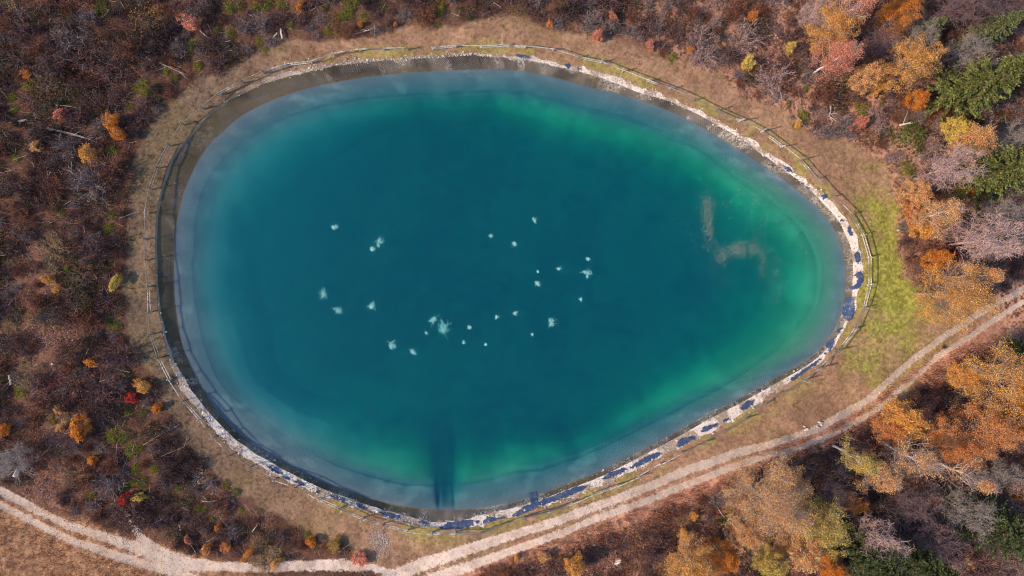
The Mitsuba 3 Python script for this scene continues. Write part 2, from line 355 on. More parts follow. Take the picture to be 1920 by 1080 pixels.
def land_fn(p, n, uv):
    v, m = uv.x, uv.y
    big = fbm(p.x * 0.12, p.y * 0.12, 1.0)
    mid = fbm(p.x * 0.7, p.y * 0.7, 2.0)
    fine = fbm(p.x * 4.5, p.y * 4.5, 3.0)
    speck = noise(p.x * 13, p.y * 13, 4.0)
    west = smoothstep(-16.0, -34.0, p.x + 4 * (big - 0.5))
    south = smoothstep(0.6, -0.6, p.y - dr.maximum(0.38 * p.x - 27.0, 0.72 * p.x - 38.7) + 1.5 * (mid - 0.5))
    tan = mix((0.205, 0.12, 0.078), (0.40, 0.255, 0.17), mid)
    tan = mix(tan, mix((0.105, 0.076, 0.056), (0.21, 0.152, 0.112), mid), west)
    rust = mix((0.30, 0.15, 0.105), (0.54, 0.30, 0.215), mid)
    tan = mix(tan, rust, south * (1 - 0.5 * west))
    lush = smoothstep(1.05, 0.25, dr.sqrt(dr.square((p.x - 39.5) / 6.0) + dr.square((p.y + 0.5) / 14.0)) + 0.9 * (mid - 0.5) + 0.4 * (big - 0.5))
    green = mix((0.20, 0.21, 0.045), (0.36, 0.375, 0.075), fine)
    rimgrass = smoothstep(4.9, 5.2, v) * smoothstep(6.3, 5.9, v) * smoothstep(0.40, 0.58, fbm(p.x * 0.5, p.y * 0.5, 13.0)) * smoothstep(-24.0, -14.0, p.x)
    tan = mix(tan, (0.31, 0.27, 0.085), 0.7 * rimgrass)
    grass = mix(tan, green, 0.9 * lush)
    mossy = smoothstep(0.52, 0.68, fbm(p.x * 0.4, p.y * 0.4, 7.0))
    grass = mix(grass, (0.19, 0.16, 0.07), 0.25 * mossy)
    grass = grass * (0.62 + 0.75 * fine) * (0.85 + 0.3 * speck)
    floor = mix(mix((0.075, 0.043, 0.034), (0.16, 0.088, 0.065), mid), (0.46, 0.26, 0.19), 0.8 * smoothstep(0.0, 26.0, p.x) * smoothstep(0.2, 0.6, fine))
    floor = mix(floor, mix((0.13, 0.070, 0.055), (0.25, 0.138, 0.105), fine), 0.9 * smoothstep(4.5, 1.0, dr.abs(p.x + 50.0 + 0.12 * p.y) + 4 * (mid - 0.5)) * smoothstep(9.0, 2.0, p.y)) * (0.6 + 0.8 * fine)
    woods = smoothstep(6.85, 7.06, v + 0.25 * (mid - 0.5))
    soil = mix(grass, floor, woods)
    meadow = smoothstep(0.0, 1.2, -(p.y + 24.6 + 0.30 * (p.x + 42.0)) + 1.5 * (mid - 0.5)) * smoothstep(-7.0, -9.0, p.x)
    soil = mix(soil, mix((0.24, 0.125, 0.072), (0.50, 0.31, 0.195), fine) * (0.8 + 0.4 * speck), meadow)
    stony = mix((0.40, 0.315, 0.265), (0.66, 0.56, 0.49), 0.6 * fine + 0.4 * speck) * (0.88 + 0.34 * smoothstep(18.0, 0.0, p.x) * smoothstep(-40.0, -22.0, p.x))
    k = smoothstep(0.38, 0.60, m + 0.30 * (fine - 0.5) + 0.16 * (speck - 0.5))
    return mix(soil, stony, k * (0.70 + 0.3 * smoothstep(0.35, 0.6, mid)))


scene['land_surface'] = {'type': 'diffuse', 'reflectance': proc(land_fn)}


def bank_fn(p, n, uv):
    fine = fbm(p.x * 5, p.y * 5, 3.0)
    speck = noise(p.x * 15, p.y * 15, 4.0)
    pale = mix((0.54, 0.47, 0.43), (0.84, 0.77, 0.72), 0.55 * fine + 0.45 * speck)
    soil = mix((0.17, 0.12, 0.075), (0.30, 0.22, 0.14), fine)
    west = smoothstep(-26.0, -35.0, p.x - 0.35 * p.y + 5 * (noise(p.x * 0.3, p.y * 0.3, 2.0) - 0.5))
    north = smoothstep(17.0, 22.0, p.y) * smoothstep(4.0, -3.0, p.x) * smoothstep(-24.0, -19.0, p.x)
    dirt = smoothstep(0.50, 0.62, fbm(p.x * 0.9, p.y * 0.9, 8.0)) * 0.75
    return mix(pale, soil, dr.maximum(dr.maximum(0.9 * west, 0.85 * north), dirt)) * 0.94


scene['gravel_surface'] = {'type': 'diffuse', 'reflectance': proc(bank_fn)}
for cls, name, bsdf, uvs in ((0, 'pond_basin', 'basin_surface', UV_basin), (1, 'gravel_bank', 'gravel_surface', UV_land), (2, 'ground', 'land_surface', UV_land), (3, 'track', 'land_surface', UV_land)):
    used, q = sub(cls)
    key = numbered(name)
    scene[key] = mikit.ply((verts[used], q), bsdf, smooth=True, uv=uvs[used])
    tag(key, {'pond_basin': 'lined basin of the pond with a dark cellular mat on its slopes', 'gravel_bank': 'strip of pale gravel round the rim of the pond', 'ground': 'dry autumn grass and dark woodland floor around the pond',
              'track': 'pale stony two-rut track curving below the pond'}[name], {'pond_basin': 'basin', 'gravel_bank': 'gravel', 'ground': 'ground', 'track': 'track'}[name], kind='structure')

# water: one flat sheet with a tinted, faintly cloudy body of water under it
scene['pond_water'] = {'type': 'homogeneous', 'sigma_t': {'type': 'rgb', 'value': [0.80, 0.19, 0.26]}, 'albedo': {'type': 'rgb', 'value': [0.0, 0.30, 0.45]}, 'scale': 1.0}
wr = R_edge + 0.30
wv = np.vstack([np.stack([CEN[0] + wr * np.cos(TH), CEN[1] + wr * np.sin(TH), np.full(NT, WATER_Z)], 1), [[CEN[0], CEN[1], WATER_Z]]])
wf = np.stack([np.arange(NT), (np.arange(NT) + 1) % NT, np.full(NT, NT)], 1)
scene['water'] = mikit.ply((wv, wf), {'type': 'thindielectric', 'int_ior': 1.22}, interior={'type': 'ref', 'id': 'pond_water'})
tag('water', 'still teal green water of the egg-shaped pond', 'water', kind='structure')

# ------------------------------------------------------------------ pond liner laid bare through the gravel
LINER = [[(1538, 365), (1548, 363), (1552, 370), (1543, 375)], [(1576, 409), (1581, 410), (1581, 415), (1576, 415)], [(1589, 425), (1593, 424), (1596, 432), (1600, 441), (1594, 443), (1590, 435)],
         [(1602, 478), (1608, 471), (1613, 478), (1612, 492), (1605, 494)], [(1607, 510), (1615, 507), (1618, 525), (1610, 540), (1598, 545), (1595, 538), (1606, 532), (1608, 522), (1601, 517)],
         [(1593, 558), (1602, 556), (1602, 585), (1595, 600), (1586, 604), (1585, 580), (1590, 568)], [(1580, 612), (1584, 608), (1577, 622), (1572, 631), (1569, 628)], [(1557, 641), (1569, 632), (1562, 650), (1554, 660), (1552, 650)],
         [(1546, 661), (1550, 661), (1549, 665), (1545, 665)], [(1536, 671), (1541, 671), (1540, 676), (1535, 677)], [(1479, 711), (1510, 690), (1533, 675), (1536, 679), (1505, 700), (1484, 716)],
         [(1385, 766), (1400, 752), (1414, 750), (1411, 760), (1392, 770)], [(1354, 787), (1367, 783), (1364, 789), (1355, 791)], [(1313, 811), (1318, 800), (1345, 793), (1344, 799), (1325, 808)],
         [(1267, 836), (1275, 822), (1300, 817), (1304, 822), (1285, 832), (1272, 839)], [(1180, 880), (1183, 874), (1200, 862), (1232, 847), (1244, 850), (1225, 862), (1195, 875)],
         [(1127, 899), (1145, 885), (1170, 877), (1179, 879), (1165, 887), (1140, 899)], [(1009, 941), (1030, 932), (1080, 913), (1106, 909), (1090, 921), (1050, 936), (1012, 949)],
         [(961, 963), (985, 948), (1000, 944), (1000, 955), (975, 966), (960, 969)], [(820, 990), (840, 980), (863, 976), (887, 975), (888, 985), (860, 991), (832, 992)], [(890, 976), (898, 975), (898, 980), (891, 981)],
         [(905, 977), (913, 968), (935, 970), (946, 966), (945, 971), (925, 976), (908, 982)], [(782, 978), (790, 976), (807, 983), (800, 986)], [(709, 958), (720, 960), (751, 967), (753, 972), (735, 971), (714, 963)],
         [(660, 944), (673, 944), (691, 953), (680, 955)], [(617, 928), (630, 928), (645, 934), (651, 941), (637, 938)], [(591, 919), (598, 919), (599, 923), (593, 924)], [(547, 900), (560, 902), (573, 908), (571, 912), (559, 908)],
         [(529, 891), (545, 896), (543, 900), (531, 895)], [(498, 873), (510, 872), (523, 880), (531, 889), (520, 889), (508, 880)], [(966, 102), (985, 104), (998, 108), (990, 111), (970, 108)],
         [(1056, 121), (1066, 120), (1076, 126), (1065, 128)], [(1080, 126), (1092, 130), (1086, 132)], [(1467, 310), (1478, 313), (1487, 324), (1475, 321)], [(1499, 337), (1509, 343), (1506, 347)], [(1511, 347), (1521, 353), (1515, 355)],
         [(992, 929), (1008, 927), (1010, 951), (997, 956)]]
tag('pond_liner', 'dark blue plastic liner showing in patches through the gravel rim of the pond', 'liner')
for k, pts in enumerate(LINER):
    rng = np.random.default_rng(300 + k)
    poly = Polygon([W(x, y, -0.12)[:2] for x, y in pts]).buffer(0.06).buffer(-0.095).segmentize(0.10)
    ring = np.array(poly.exterior.coords)[:-1]
    ring = ring + rng.standard_normal(ring.shape) * 0.045
    poly = Polygon(ring).buffer(0)
    if poly.geom_type != 'Polygon':
        poly = max(poly.geoms, key=lambda g: g.area)
    grid = [p for p in np.stack(np.meshgrid(np.arange(poly.bounds[0], poly.bounds[2], .11), np.arange(poly.bounds[1], poly.bounds[3], .11)), -1).reshape(-1, 2)]
    from scipy.spatial import Delaunay
    from shapely import contains_xy
    grid = np.array(grid) if len(grid) else np.zeros((0, 2))
    inner = grid[contains_xy(poly.buffer(-0.07), grid[:, 0], grid[:, 1])] if len(grid) else grid
    P = np.vstack([np.array(poly.exterior.coords)[:-1], inner])
    tri = Delaunay(P).simplices
    mid = P[tri].mean(1)
    tri = tri[contains_xy(poly, mid[:, 0], mid[:, 1])]
    z = height(P[:, 0], P[:, 1]) + 0.06 + 0.035 * np.abs(np.sin(4.1 * np.cos(k) * P[:, 0] + 5.3 * np.sin(k) * P[:, 1] + 1.3 * np.sin(P[:, 0] * 2 + k))) + rng.uniform(0, .02, len(P))
    n = len(P)
    V = np.vstack([np.c_[P, z], np.c_[P, z - 0.14]])
    hull = len(poly.exterior.coords) - 1
    i = np.arange(hull)
    F = np.vstack([tri, tri[:, ::-1] + n, np.c_[i, i + n, (i + 1) % hull], np.c_[i + n, (i + 1) % hull + n, (i + 1) % hull]])
    key = numbered('pond_liner__exposed_patch')
    scene[key] = mikit.ply((V, F), 'liner', smooth=30)
tag('pond_liner__exposed_patch_036', 'short dark blue spillway strip running down into the water')

# ------------------------------------------------------------------ fence
tag('wooden_fence', 'weathered post and rail fence circling the pond', 'fence')
rngF = np.random.default_rng(11)
post = trimesh.creation.cylinder(0.075, 1.3, sections=8)
post.apply_translation([0, 0, 0.5])
top = post.vertices[:, 2] > 1.1
post.vertices[top, :2] *= 0.8
POST = mikit.ply(post, 'timber', smooth=40)
railm = trimesh.creation.cylinder(0.045, 1.0, sections=7)
railm = railm.subdivide()
railm.vertices[:, 0] *= 1.15
RAIL = mikit.ply(railm, 'timber', smooth=40)
tops = np.array([W(x, y, 1.05) for x, y in FENCE])
tops = tops[np.argsort(np.arctan2(tops[:, 1] - CEN[1], tops[:, 0] - CEN[0]))]
tops[:, 2] = height(tops[:, 0], tops[:, 1])
TALL = [W(x, y, 1.05) for x, y in ((1391, 223), (1433, 244), (1471, 272), (1504, 298), (1347, 204), (1577, 658), (1547, 691), (1512, 715))]


def near_px(p, some):
    return any(np.hypot(p[0] - q[0], p[1] - q[1]) < .3 for q in some)


n = len(tops)
lean = rngF.standard_normal((n, 2)) * 3.0
for k in range(n):
    scene[numbered('wooden_fence__post')] = {**POST, 'to_world': T().translate(tops[k].tolist()).rotate([1, 0, 0], lean[k, 0]).rotate([0, 1, 0], lean[k, 1]).rotate([0, 0, 1], float(rngF.uniform(0, 360))).scale([1, 1, float(rngF.uniform(.92, 1.08)) * (1.5 if near_px(tops[k], TALL) else 1.0)])}
for k in range(n):
    a, b = tops[k], tops[(k + 1) % n]
    out = unit(np.r_[(a + b)[:2] / 2 - CEN, 0])
    for level in (0.98, 0.52):
        za, zb = level + rngF.uniform(-.05, .05, 2)
        gone = rngF.random() < (0.04 if level > 0.7 else 0.12 if a[0] > 18 else 0.55)
        mid_px = ((a + b)[0] / 2 * S + 960, 540 - (a + b)[1] / 2 * S)
        if 1400 < mid_px[0] < 1585 and 660 < mid_px[1] < 800 and rngF.random() < 0.5:
            za, zb = (0.10, zb) if rngF.random() < .5 else (za, 0.10)
        if gone:
            continue
        A, B = a + [0, 0, za] - out * 0.10, b + [0, 0, zb] - out * 0.10
        d = B - A
        A, B = A - d * 0.04, B + d * 0.04
        d = B - A
        Lr = float(np.linalg.norm(d))
        z = d / Lr
        x = unit(np.cross(z, [0, 0, 1.0]))
        y = np.cross(z, x)
        M = np.eye(4)
        M[:3, 0], M[:3, 1], M[:3, 2], M[:3, 3] = x, y, z * Lr, (A + B) / 2
        scene[numbered('wooden_fence__rail')] = {**RAIL, 'to_world': T(M)}

# ------------------------------------------------------------------ plants: builders
PAL = {'gold': [(.85, .43, .13), (.85, .50, .18), (.80, .33, .08), (.66, .27, .09)], 'orange': [(.76, .29, .05), (.80, .36, .08), (.66, .20, .04), (.55, .20, .06)],
       'rust': [(.72, .28, .10), (.78, .36, .15), (.56, .18, .07), (.66, .34, .13)], 'coral': [(.70, .28, .19), (.78, .36, .25), (.58, .19, .14)],
       'peach': [(.84, .46, .22), (.85, .54, .29), (.76, .33, .14), (.66, .32, .14)], 'yellow': [(.76, .55, .14), (.82, .60, .20), (.66, .42, .09)],
       'olive_gold': [(.52, .42, .11), (.68, .48, .15), (.36, .35, .08), (.74, .46, .18)], 'red': [(.56, .07, .05), (.44, .05, .04)], 'lime': [(.20, .25, .03), (.29, .33, .045), (.14, .18, .03)],
       'green': [(.10, .14, .035), (.15, .19, .045)], 'spruce': [(.15, .18, .06), (.21, .23, .085), (.11, .14, .045)], 'dark_spruce': [(.075, .105, .045), (.11, .14, .06), (.055, .08, .04)], 'pale_fir': [(.15, .19, .09), (.20, .24, .12), (.12, .15, .08)],
       'olive': [(.065, .066, .032), (.09, .088, .045), (.05, .048, .028)], 'maroon': [(.12, .042, .042), (.16, .065, .06)], 'bracken': [(.27, .13, .075), (.35, .18, .11), (.21, .095, .06)],
       'ochre': [(.33, .20, .06), (.40, .26, .09)], 'brownleaf': [(.14, .085, .068), (.19, .115, .09), (.10, .06, .05)], 'pinkbrown': [(.42, .25, .21), (.50, .32, .26), (.33, .18, .15)]}
TWIG = {'purple': (0.17, 0.115, 0.122), 'grey': (0.27, 0.235, 0.225), 'redbrown': (0.18, 0.09, 0.08), 'straw': (0.30, 0.21, 0.13), 'mauve': (0.44, 0.31, 0.295), 'dark': (0.075, 0.052, 0.056), 'pale': (0.36, 0.31, 0.28)}


def rock(seed, size):
    rng = np.random.default_rng(seed)
    m = trimesh.convex.convex_hull(rng.standard_normal((16, 3)) * [1, .8, .55])
    m.apply_scale(size / max(m.extents[:2]))
    return m


def spread_on(rng, pts, m, s0=0.3, s1=1.0):
    """m points on each polyline (k, n, 3), with the tangents there and where along it they lie."""
    k, n, _ = pts.shape
    s = s0 + (s1 - s0) * (np.arange(m)[None] + rng.random((k, m))) / m
    f = np.clip(s * (n - 1), 0, n - 1.001)
    i = f.astype(int)
    a, b = np.take_along_axis(pts, i[..., None].repeat(3, -1), 1), np.take_along_axis(pts, (i + 1)[..., None].repeat(3, -1), 1)
    return (a + (b - a) * (f - i)[..., None]).reshape(-1, 3), unit(b - a).reshape(-1, 3), s.reshape(-1)


def limbs(rng, start, d, length, n, bend, wob):
    """Polylines (k, n, 3) from start along d, bending towards the vector bend."""
    k = len(start)
    pts = [start]
    d = d.copy()
    for _ in range(n - 1):
        pts.append(pts[-1] + d * (length / (n - 1))[:, None])
        d = unit(d + np.asarray(bend) / (n - 1) + wob * rng.standard_normal((k, 3)))
    return np.stack(pts, 1)


def tree_parts(seed, h, base, nb, L, up, bend=(0, 0, .25), sub=6, twig=4, fine=0, r0=0.11, trunk_c=(0.66, 0.60, 0.56), twig_c=(0.30, 0.22, 0.20), crown='round', wander_=0.35):
    """(wood mesh of trunk and limbs, twig mesh, sites for leaves)."""
    rng = np.random.default_rng(seed)
    K = 11
    tz = np.linspace(0, h, K)
    off = np.cumsum(rng.standard_normal((K, 2)) * wander_ * h / 60, 0)
    trunk = np.c_[off - off[0], tz]
    rad = r0 * (1 - np.linspace(0, 1, K)) ** 0.8 + 0.015
    t = base + (0.98 - base) * (np.arange(nb) + rng.random(nb)) / nb
    start = np.stack([np.interp(t * h, tz, trunk[:, i]) for i in range(3)], 1)
    u = (t - base) / (1 - base)
    form = {'round': np.sqrt(np.clip(1 - (2 * u - 0.8) ** 2 / 1.5, 0.05, 1)), 'tall': np.clip(1.05 - u, 0.12, 1) ** 0.7, 'vase': 0.75 + 0.25 * u}[crown]
    az = np.arange(nb) * 2.399 + rng.normal(0, .35, nb)
    el = up * rng.uniform(.7, 1.3, nb) + 0.5 * u
    d = np.c_[np.cos(az) * np.cos(el), np.sin(az) * np.cos(el), np.sin(el)]
    ln = L * form * rng.uniform(.75, 1.15, nb)
    p1 = limbs(rng, start, d, ln, 6, bend, .12)
    s2, t2, w2 = spread_on(rng, p1, sub, .25, .98)
    d2 = unit(t2 + .85 * rng.standard_normal(t2.shape))
    p2 = limbs(rng, s2, d2, np.repeat(ln, sub) * .42 * (1.25 - w2) * rng.uniform(.7, 1.3, len(w2)), 4, np.array(bend) * .6, .2)
    s3, t3, w3 = spread_on(rng, p2, twig, .2, 1.0)
    d3 = unit(t3 + .9 * rng.standard_normal(t3.shape))
    l3 = (0.16 + 0.09 * L) * rng.uniform(.6, 1.4, len(s3))
    p3 = limbs(rng, s3, d3, l3, 3, np.array(bend) * .5, .2)
    wood = [painted(tube(trunk, rad, 7), trunk_c)]
    for k in range(nb):
        r = max(r0 * .42 * (1 - t[k]) ** .6, .018)
        wood.append(painted(tube(p1[k], np.linspace(r, .012, 6), 4), np.array(trunk_c) * (.92 if t[k] < .8 else .8)))
    tw = []
    for p, a, b in ((p2, .035, .022), (p3, .022, .012)):
        for i in range(p.shape[1] - 1):
            tw.append(ribbons(rng, p[:, i], p[:, i + 1], a, b, jitter(rng, twig_c, len(p), .18)))
    if fine:
        s4, t4, _ = spread_on(rng, p3, fine, .1, 1.0)
        e4 = s4 + unit(t4 + .8 * rng.standard_normal(t4.shape)) * (.30 * rng.uniform(.5, 1.3, (len(s4), 1)))
        tw.append(ribbons(rng, s4, e4, .016, .008, jitter(rng, twig_c, len(s4), .2)))
    sites = np.vstack([p3[:, 1], p3[:, 2], p2[:, 3]])
    return join(*wood), join(*tw), sites


def foliage(seed, sites, per, spread, size, palette, keep=1.0, gap=0.0, flat=.5):
    rng = np.random.default_rng(seed)
    if gap:                                      # some sprays have dropped their leaves
        lump = np.sin(sites[:, 0] * 2.3 + 1) * np.sin(sites[:, 1] * 2.1 + 2) * np.sin(sites[:, 2] * 1.9)
        sites = sites[lump > np.quantile(lump, gap)]
    if keep < 1:
        sites = sites[rng.random(len(sites)) < keep]
    P = np.repeat(sites, per, 0) + rng.standard_normal((len(sites) * per, 3)) * spread
    tone = np.repeat(rng.uniform(.6, 1.4, (len(sites), 1)), per, 0)
    return leaves(rng, P, size, np.clip(jitter(rng, palette, len(P)) * tone, .004, .85), flat)


def bush_twigs(seed, n1, n2, n3, hgt, palette, width=.03, spread=1.0):
    """A leafless shrub of unit radius: stems from the ground, twigs on stems, twigs on twigs."""
    rng = np.random.default_rng(seed)
    az, el = rng.uniform(0, 2 * np.pi, n1), np.arccos(rng.uniform(.0, 1, n1) ** .8 * .98)
    el = np.pi / 2 - el
    d = np.c_[np.cos(az) * np.cos(el), np.sin(az) * np.cos(el), np.sin(el) + .25]
    st = np.c_[rng.normal(0, .15 * spread, (n1, 2)), np.zeros(n1)]
    ln = rng.uniform(.5, 1.0, n1)
    p1 = limbs(rng, st, unit(d), ln, 5, (0, 0, .15), .16)
    p1[:, :, 2] = np.abs(p1[:, :, 2]) * hgt
    s, t, w = spread_on(rng, p1, n2, .2, 1)
    p2 = limbs(rng, s, unit(t + .7 * rng.standard_normal(t.shape)), .38 * rng.uniform(.5, 1.2, len(s)), 3, (0, 0, .1), .2)
    s3, t3, _ = spread_on(rng, p2, n3, .2, 1)
    p3 = limbs(rng, s3, unit(t3 + .8 * rng.standard_normal(t3.shape)), .22 * rng.uniform(.5, 1.2, len(s3)), 2, (0, 0, .1), .2)
    out = []
    for p, a in ((p1, width), (p2, width * .7), (p3, width * .5)):
        for i in range(p.shape[1] - 1):
            out.append(ribbons(rng, p[:, i], p[:, i + 1], a * (1 - .5 * i / p.shape[1]), a * (1 - .5 * (i + 1) / p.shape[1]), jitter(rng, palette, len(p), .2)))
    m = join(*out)
    m[0][:, 2] = np.maximum(m[0][:, 2], 0.0)
    return m, np.vstack([p2[:, -1], p3[:, -1]])


def leafy_bush(seed, n_clump, per, size, palette, hgt=.8, clump=.16, hollow=.45):
    """A low leafy shrub of unit radius made of leaf clumps over a dome."""
    rng = np.random.default_rng(seed)
    a, r = rng.uniform(0, 2 * np.pi, n_clump), np.sqrt(rng.uniform(0, 1, n_clump))
    r = r * (1 + .18 * np.sin(3 * a + seed) + .12 * np.sin(5 * a + 2 * seed))
    z = hgt * np.sqrt(np.clip(1 - r ** 2, .03, 1)) * rng.uniform(hollow, 1, n_clump)
    C = np.c_[r * np.cos(a), r * np.sin(a), z]
    P = np.repeat(C, per, 0) + rng.standard_normal((n_clump * per, 3)) * clump * [1, 1, .7]
    P[:, 2] = np.maximum(P[:, 2], .02)
    tone = np.repeat(rng.uniform(.7, 1.25, (n_clump, 1)), per, 0)
    return leaves(rng, P, size, np.clip(jitter(rng, palette, len(P)) * tone, .004, .85), .6)


def spruce_parts(seed, h, R, palette, whorls=30, per=9):
    rng = np.random.default_rng(seed)
    t = np.repeat((np.arange(whorls) + .5) / whorls, per) + rng.normal(0, .008, whorls * per)
    t = np.clip(t, .02, .985)
    n = len(t)
    az = rng.uniform(0, 2 * np.pi, n)
    ln = R * (1 - t) ** .8 * rng.uniform(.7, 1.15, n) + .12
    el = -.25 + .75 * t + rng.normal(0, .08, n)
    d = np.c_[np.cos(az) * np.cos(el), np.sin(az) * np.cos(el), np.sin(el)]
    p = limbs(rng, np.c_[np.zeros((n, 2)), t * h * .97 + .25], d, ln, 6, (0, 0, .28), .05)
    m = 24
    s, tg, w = spread_on(rng, p, m, .12, 1.0)
    side = unit(np.cross(tg, [0, 0, 1.0])) * np.where(rng.random((len(s), 1)) < .5, -1, 1)
    d2 = unit(.75 * tg + side * rng.uniform(.3, 1.0, (len(s), 1)) + [0, 0, -.12] + .2 * rng.standard_normal(s.shape))
    l2 = (.14 + .26 * np.repeat(ln, m) / R * (1.15 - w)) * rng.uniform(.7, 1.2, len(s)) * (R / 2.2) ** .5
    e = s + d2 * l2[:, None]
    c = jitter(rng, palette, len(s), .2) * (1 + .35 * (w[:, None] > .8))
    parts = []
    for k in range(3):
        nrm = unit(np.cross(d2, rng.standard_normal(s.shape)) + [0, 0, .5])
        b = unit(np.cross(d2, nrm)) * (.03 + .11 * l2)[:, None]
        mid = s + (e - s) * .45
        V = np.stack([s, mid + b, e, mid - b], 1).reshape(-1, 3)
        i = np.arange(len(s))[:, None] * 4
        parts.append((V, np.concatenate([i + [[0, 1, 2]], i + [[0, 2, 3]]], 0), np.repeat(c, 4, 0)))
    trunk = painted(tube(np.c_[np.zeros((6, 2)), np.linspace(0, h, 6)], np.linspace(.16, .02, 6), 7), (.16, .10, .075))
    limb = []
    for i in range(5):
        limb.append(ribbons(rng, p[:, i], p[:, i + 1], .05 - .008 * i, .042 - .008 * i, jitter(rng, (.12, .08, .055), n)))
    return join(trunk, *limb), join(*parts)


# ------------------------------------------------------------------ plants: shapes to copy
FORMS = {}
for k, (nm, a) in enumerate({'birch_a': dict(h=9.0, base=.22, nb=34, L=2.5, up=.75, bend=(0, 0, -.25), crown='tall'), 'birch_b': dict(h=8.0, base=.28, nb=30, L=2.3, up=.85, bend=(0, 0, -.1), crown='tall', wander_=.7),
                             'broad_a': dict(h=6.5, base=.18, nb=36, L=3.2, up=.5, crown='round', r0=.13, trunk_c=(.34, .28, .25)), 'broad_b': dict(h=6.0, base=.15, nb=32, L=2.9, up=.55, crown='round', r0=.12, trunk_c=(.34, .28, .25)),
                             'small_a': dict(h=3.2, base=.12, nb=20, L=1.6, up=.6, crown='round', r0=.05, sub=5, trunk_c=(.36, .30, .27)), 'small_b': dict(h=2.6, base=.10, nb=16, L=1.25, up=.7, crown='vase', r0=.045, sub=5, trunk_c=(.36, .30, .27))}.items()):
    FORMS[nm] = (*tree_parts(60 + k, **a), a['h'], a['L'])
    group_of(f'shape_{nm}_wood', shape(FORMS[nm][0], 'bark', smooth=True))
    group_of(f'shape_{nm}_twigs', shape(FORMS[nm][1], 'bark'))
for nm, tc in (('bare_a', 'mauve'), ('bare_b', 'mauve'), ('bare_c', 'grey'), ('bare_d', 'purple')):
    k = ord(nm[-1])
    wood, tw, _ = tree_parts(k, h=5.6, base=.10, nb=30, L=2.9, up=.6, bend=(0, 0, .35), sub=7, twig=5, fine=3, r0=.10, trunk_c=np.array(TWIG[tc]) * 1.15, twig_c=TWIG[tc], crown='vase')
    FORMS[nm] = (wood, tw, None, 5.6, 2.9)
    group_of(f'shape_{nm}_wood', shape(wood, 'bark', smooth=True))
    group_of(f'shape_{nm}_twigs', shape(tw, 'bark'))
for nm, pal, h, R in (('spruce_a', 'spruce', 10.0, 2.7), ('spruce_b', 'spruce', 9.0, 2.5), ('spruce_c', 'dark_spruce', 10.0, 2.6), ('fir', 'pale_fir', 6.0, 1.7)):
    wood, nd = spruce_parts(ord(nm[-1]) + 7, h, R, PAL[pal])
    FORMS[nm] = (wood, nd, None, h, R)
    group_of(f'shape_{nm}_wood', shape(wood, 'bark', smooth=True))
    group_of(f'shape_{nm}_needles', shape(nd, 'needle'))


def crown_of(form, pal, size=.12, per=9, gap=0.0):
    name = f'shape_{form}_{pal}_{int(gap * 100)}'
    if name not in scene:
        f = FORMS[form]
        group_of(name, shape(foliage(len(scene), f[2], per, .06 + .028 * f[4], size, PAL[pal], gap=gap), 'leaf'))
    return name


LANDMARKS, PENDING = [], []


def landmark(label, px, py):
    if len(label.split()) <= 10:
        LANDMARKS.append((label, px, py))


def placed(px, py, zc, rot, s, sz=None):
    x, y, _ = W(px, py, zc)
    return T().translate([x, y, float(height(x, y)) - .05]).rotate([0, 0, 1], rot).scale([s, s, sz or s])


rngP = np.random.default_rng(21)


def leaf_tree(name, form, pal, px, py, radius, label, cat='tree', gap=.12, tall=1.0, size=.12, per=9, group=None, squash=0.0):
    """A leafy tree whose crown the photograph shows round this pixel, radius in its pixels."""
    h, L = FORMS[form][3:5]
    s = radius / S / (L * .98)
    zc = h * s * tall * .62
    s *= (H - zc) / H
    key, M = numbered(name), placed(px, py, zc, float(rngP.uniform(0, 360)), s, s * tall)
    if squash:
        q = 1 + squash * float(rngP.uniform(-1, 1))
        M = M @ T().rotate([0, 0, 1], float(rngP.uniform(0, 360))).scale([q, 1 / q, 1]).rotate([0, 1, 0], float(rngP.uniform(-14, 14)))
    put(key + '__trunk', f'shape_{form}_wood', M)
    put(key + '__twigs', f'shape_{form}_twigs', M)
    landmark(label, px, py)
    put(key + '__crown', crown_of(form, pal, size / max(s, .45), per, gap), M)
    tag(key, label, cat, group)
    return key


def bare_tree(px, py, radius, label, form, tall=1.0, group=None):
    h, L = FORMS[form][3:5]
    s = radius / S / (L * 1.0)
    key, M = numbered('bare_tree'), placed(px, py, h * s * tall * .6, float(rngP.uniform(0, 360)), s, s * tall)
    put(key + '__trunk', f'shape_{form}_wood', M)
    put(key + '__twigs', f'shape_{form}_twigs', M)
    tag(key, label, 'tree', group)
    landmark(label, px, py)


def conifer(px, py, radius, label, form, tall=1.0, name='spruce_tree'):
    h, R = FORMS[form][3:5]
    s = radius / S / R
    key, M = numbered(name), placed(px, py, h * s * tall * .45, float(rngP.uniform(0, 360)), s, s * tall)
    put(key + '__trunk', f'shape_{form}_wood', M)
    put(key + '__needles', f'shape_{form}_needles', M)
    landmark(label, px, py)
    tag(key, label, 'tree')


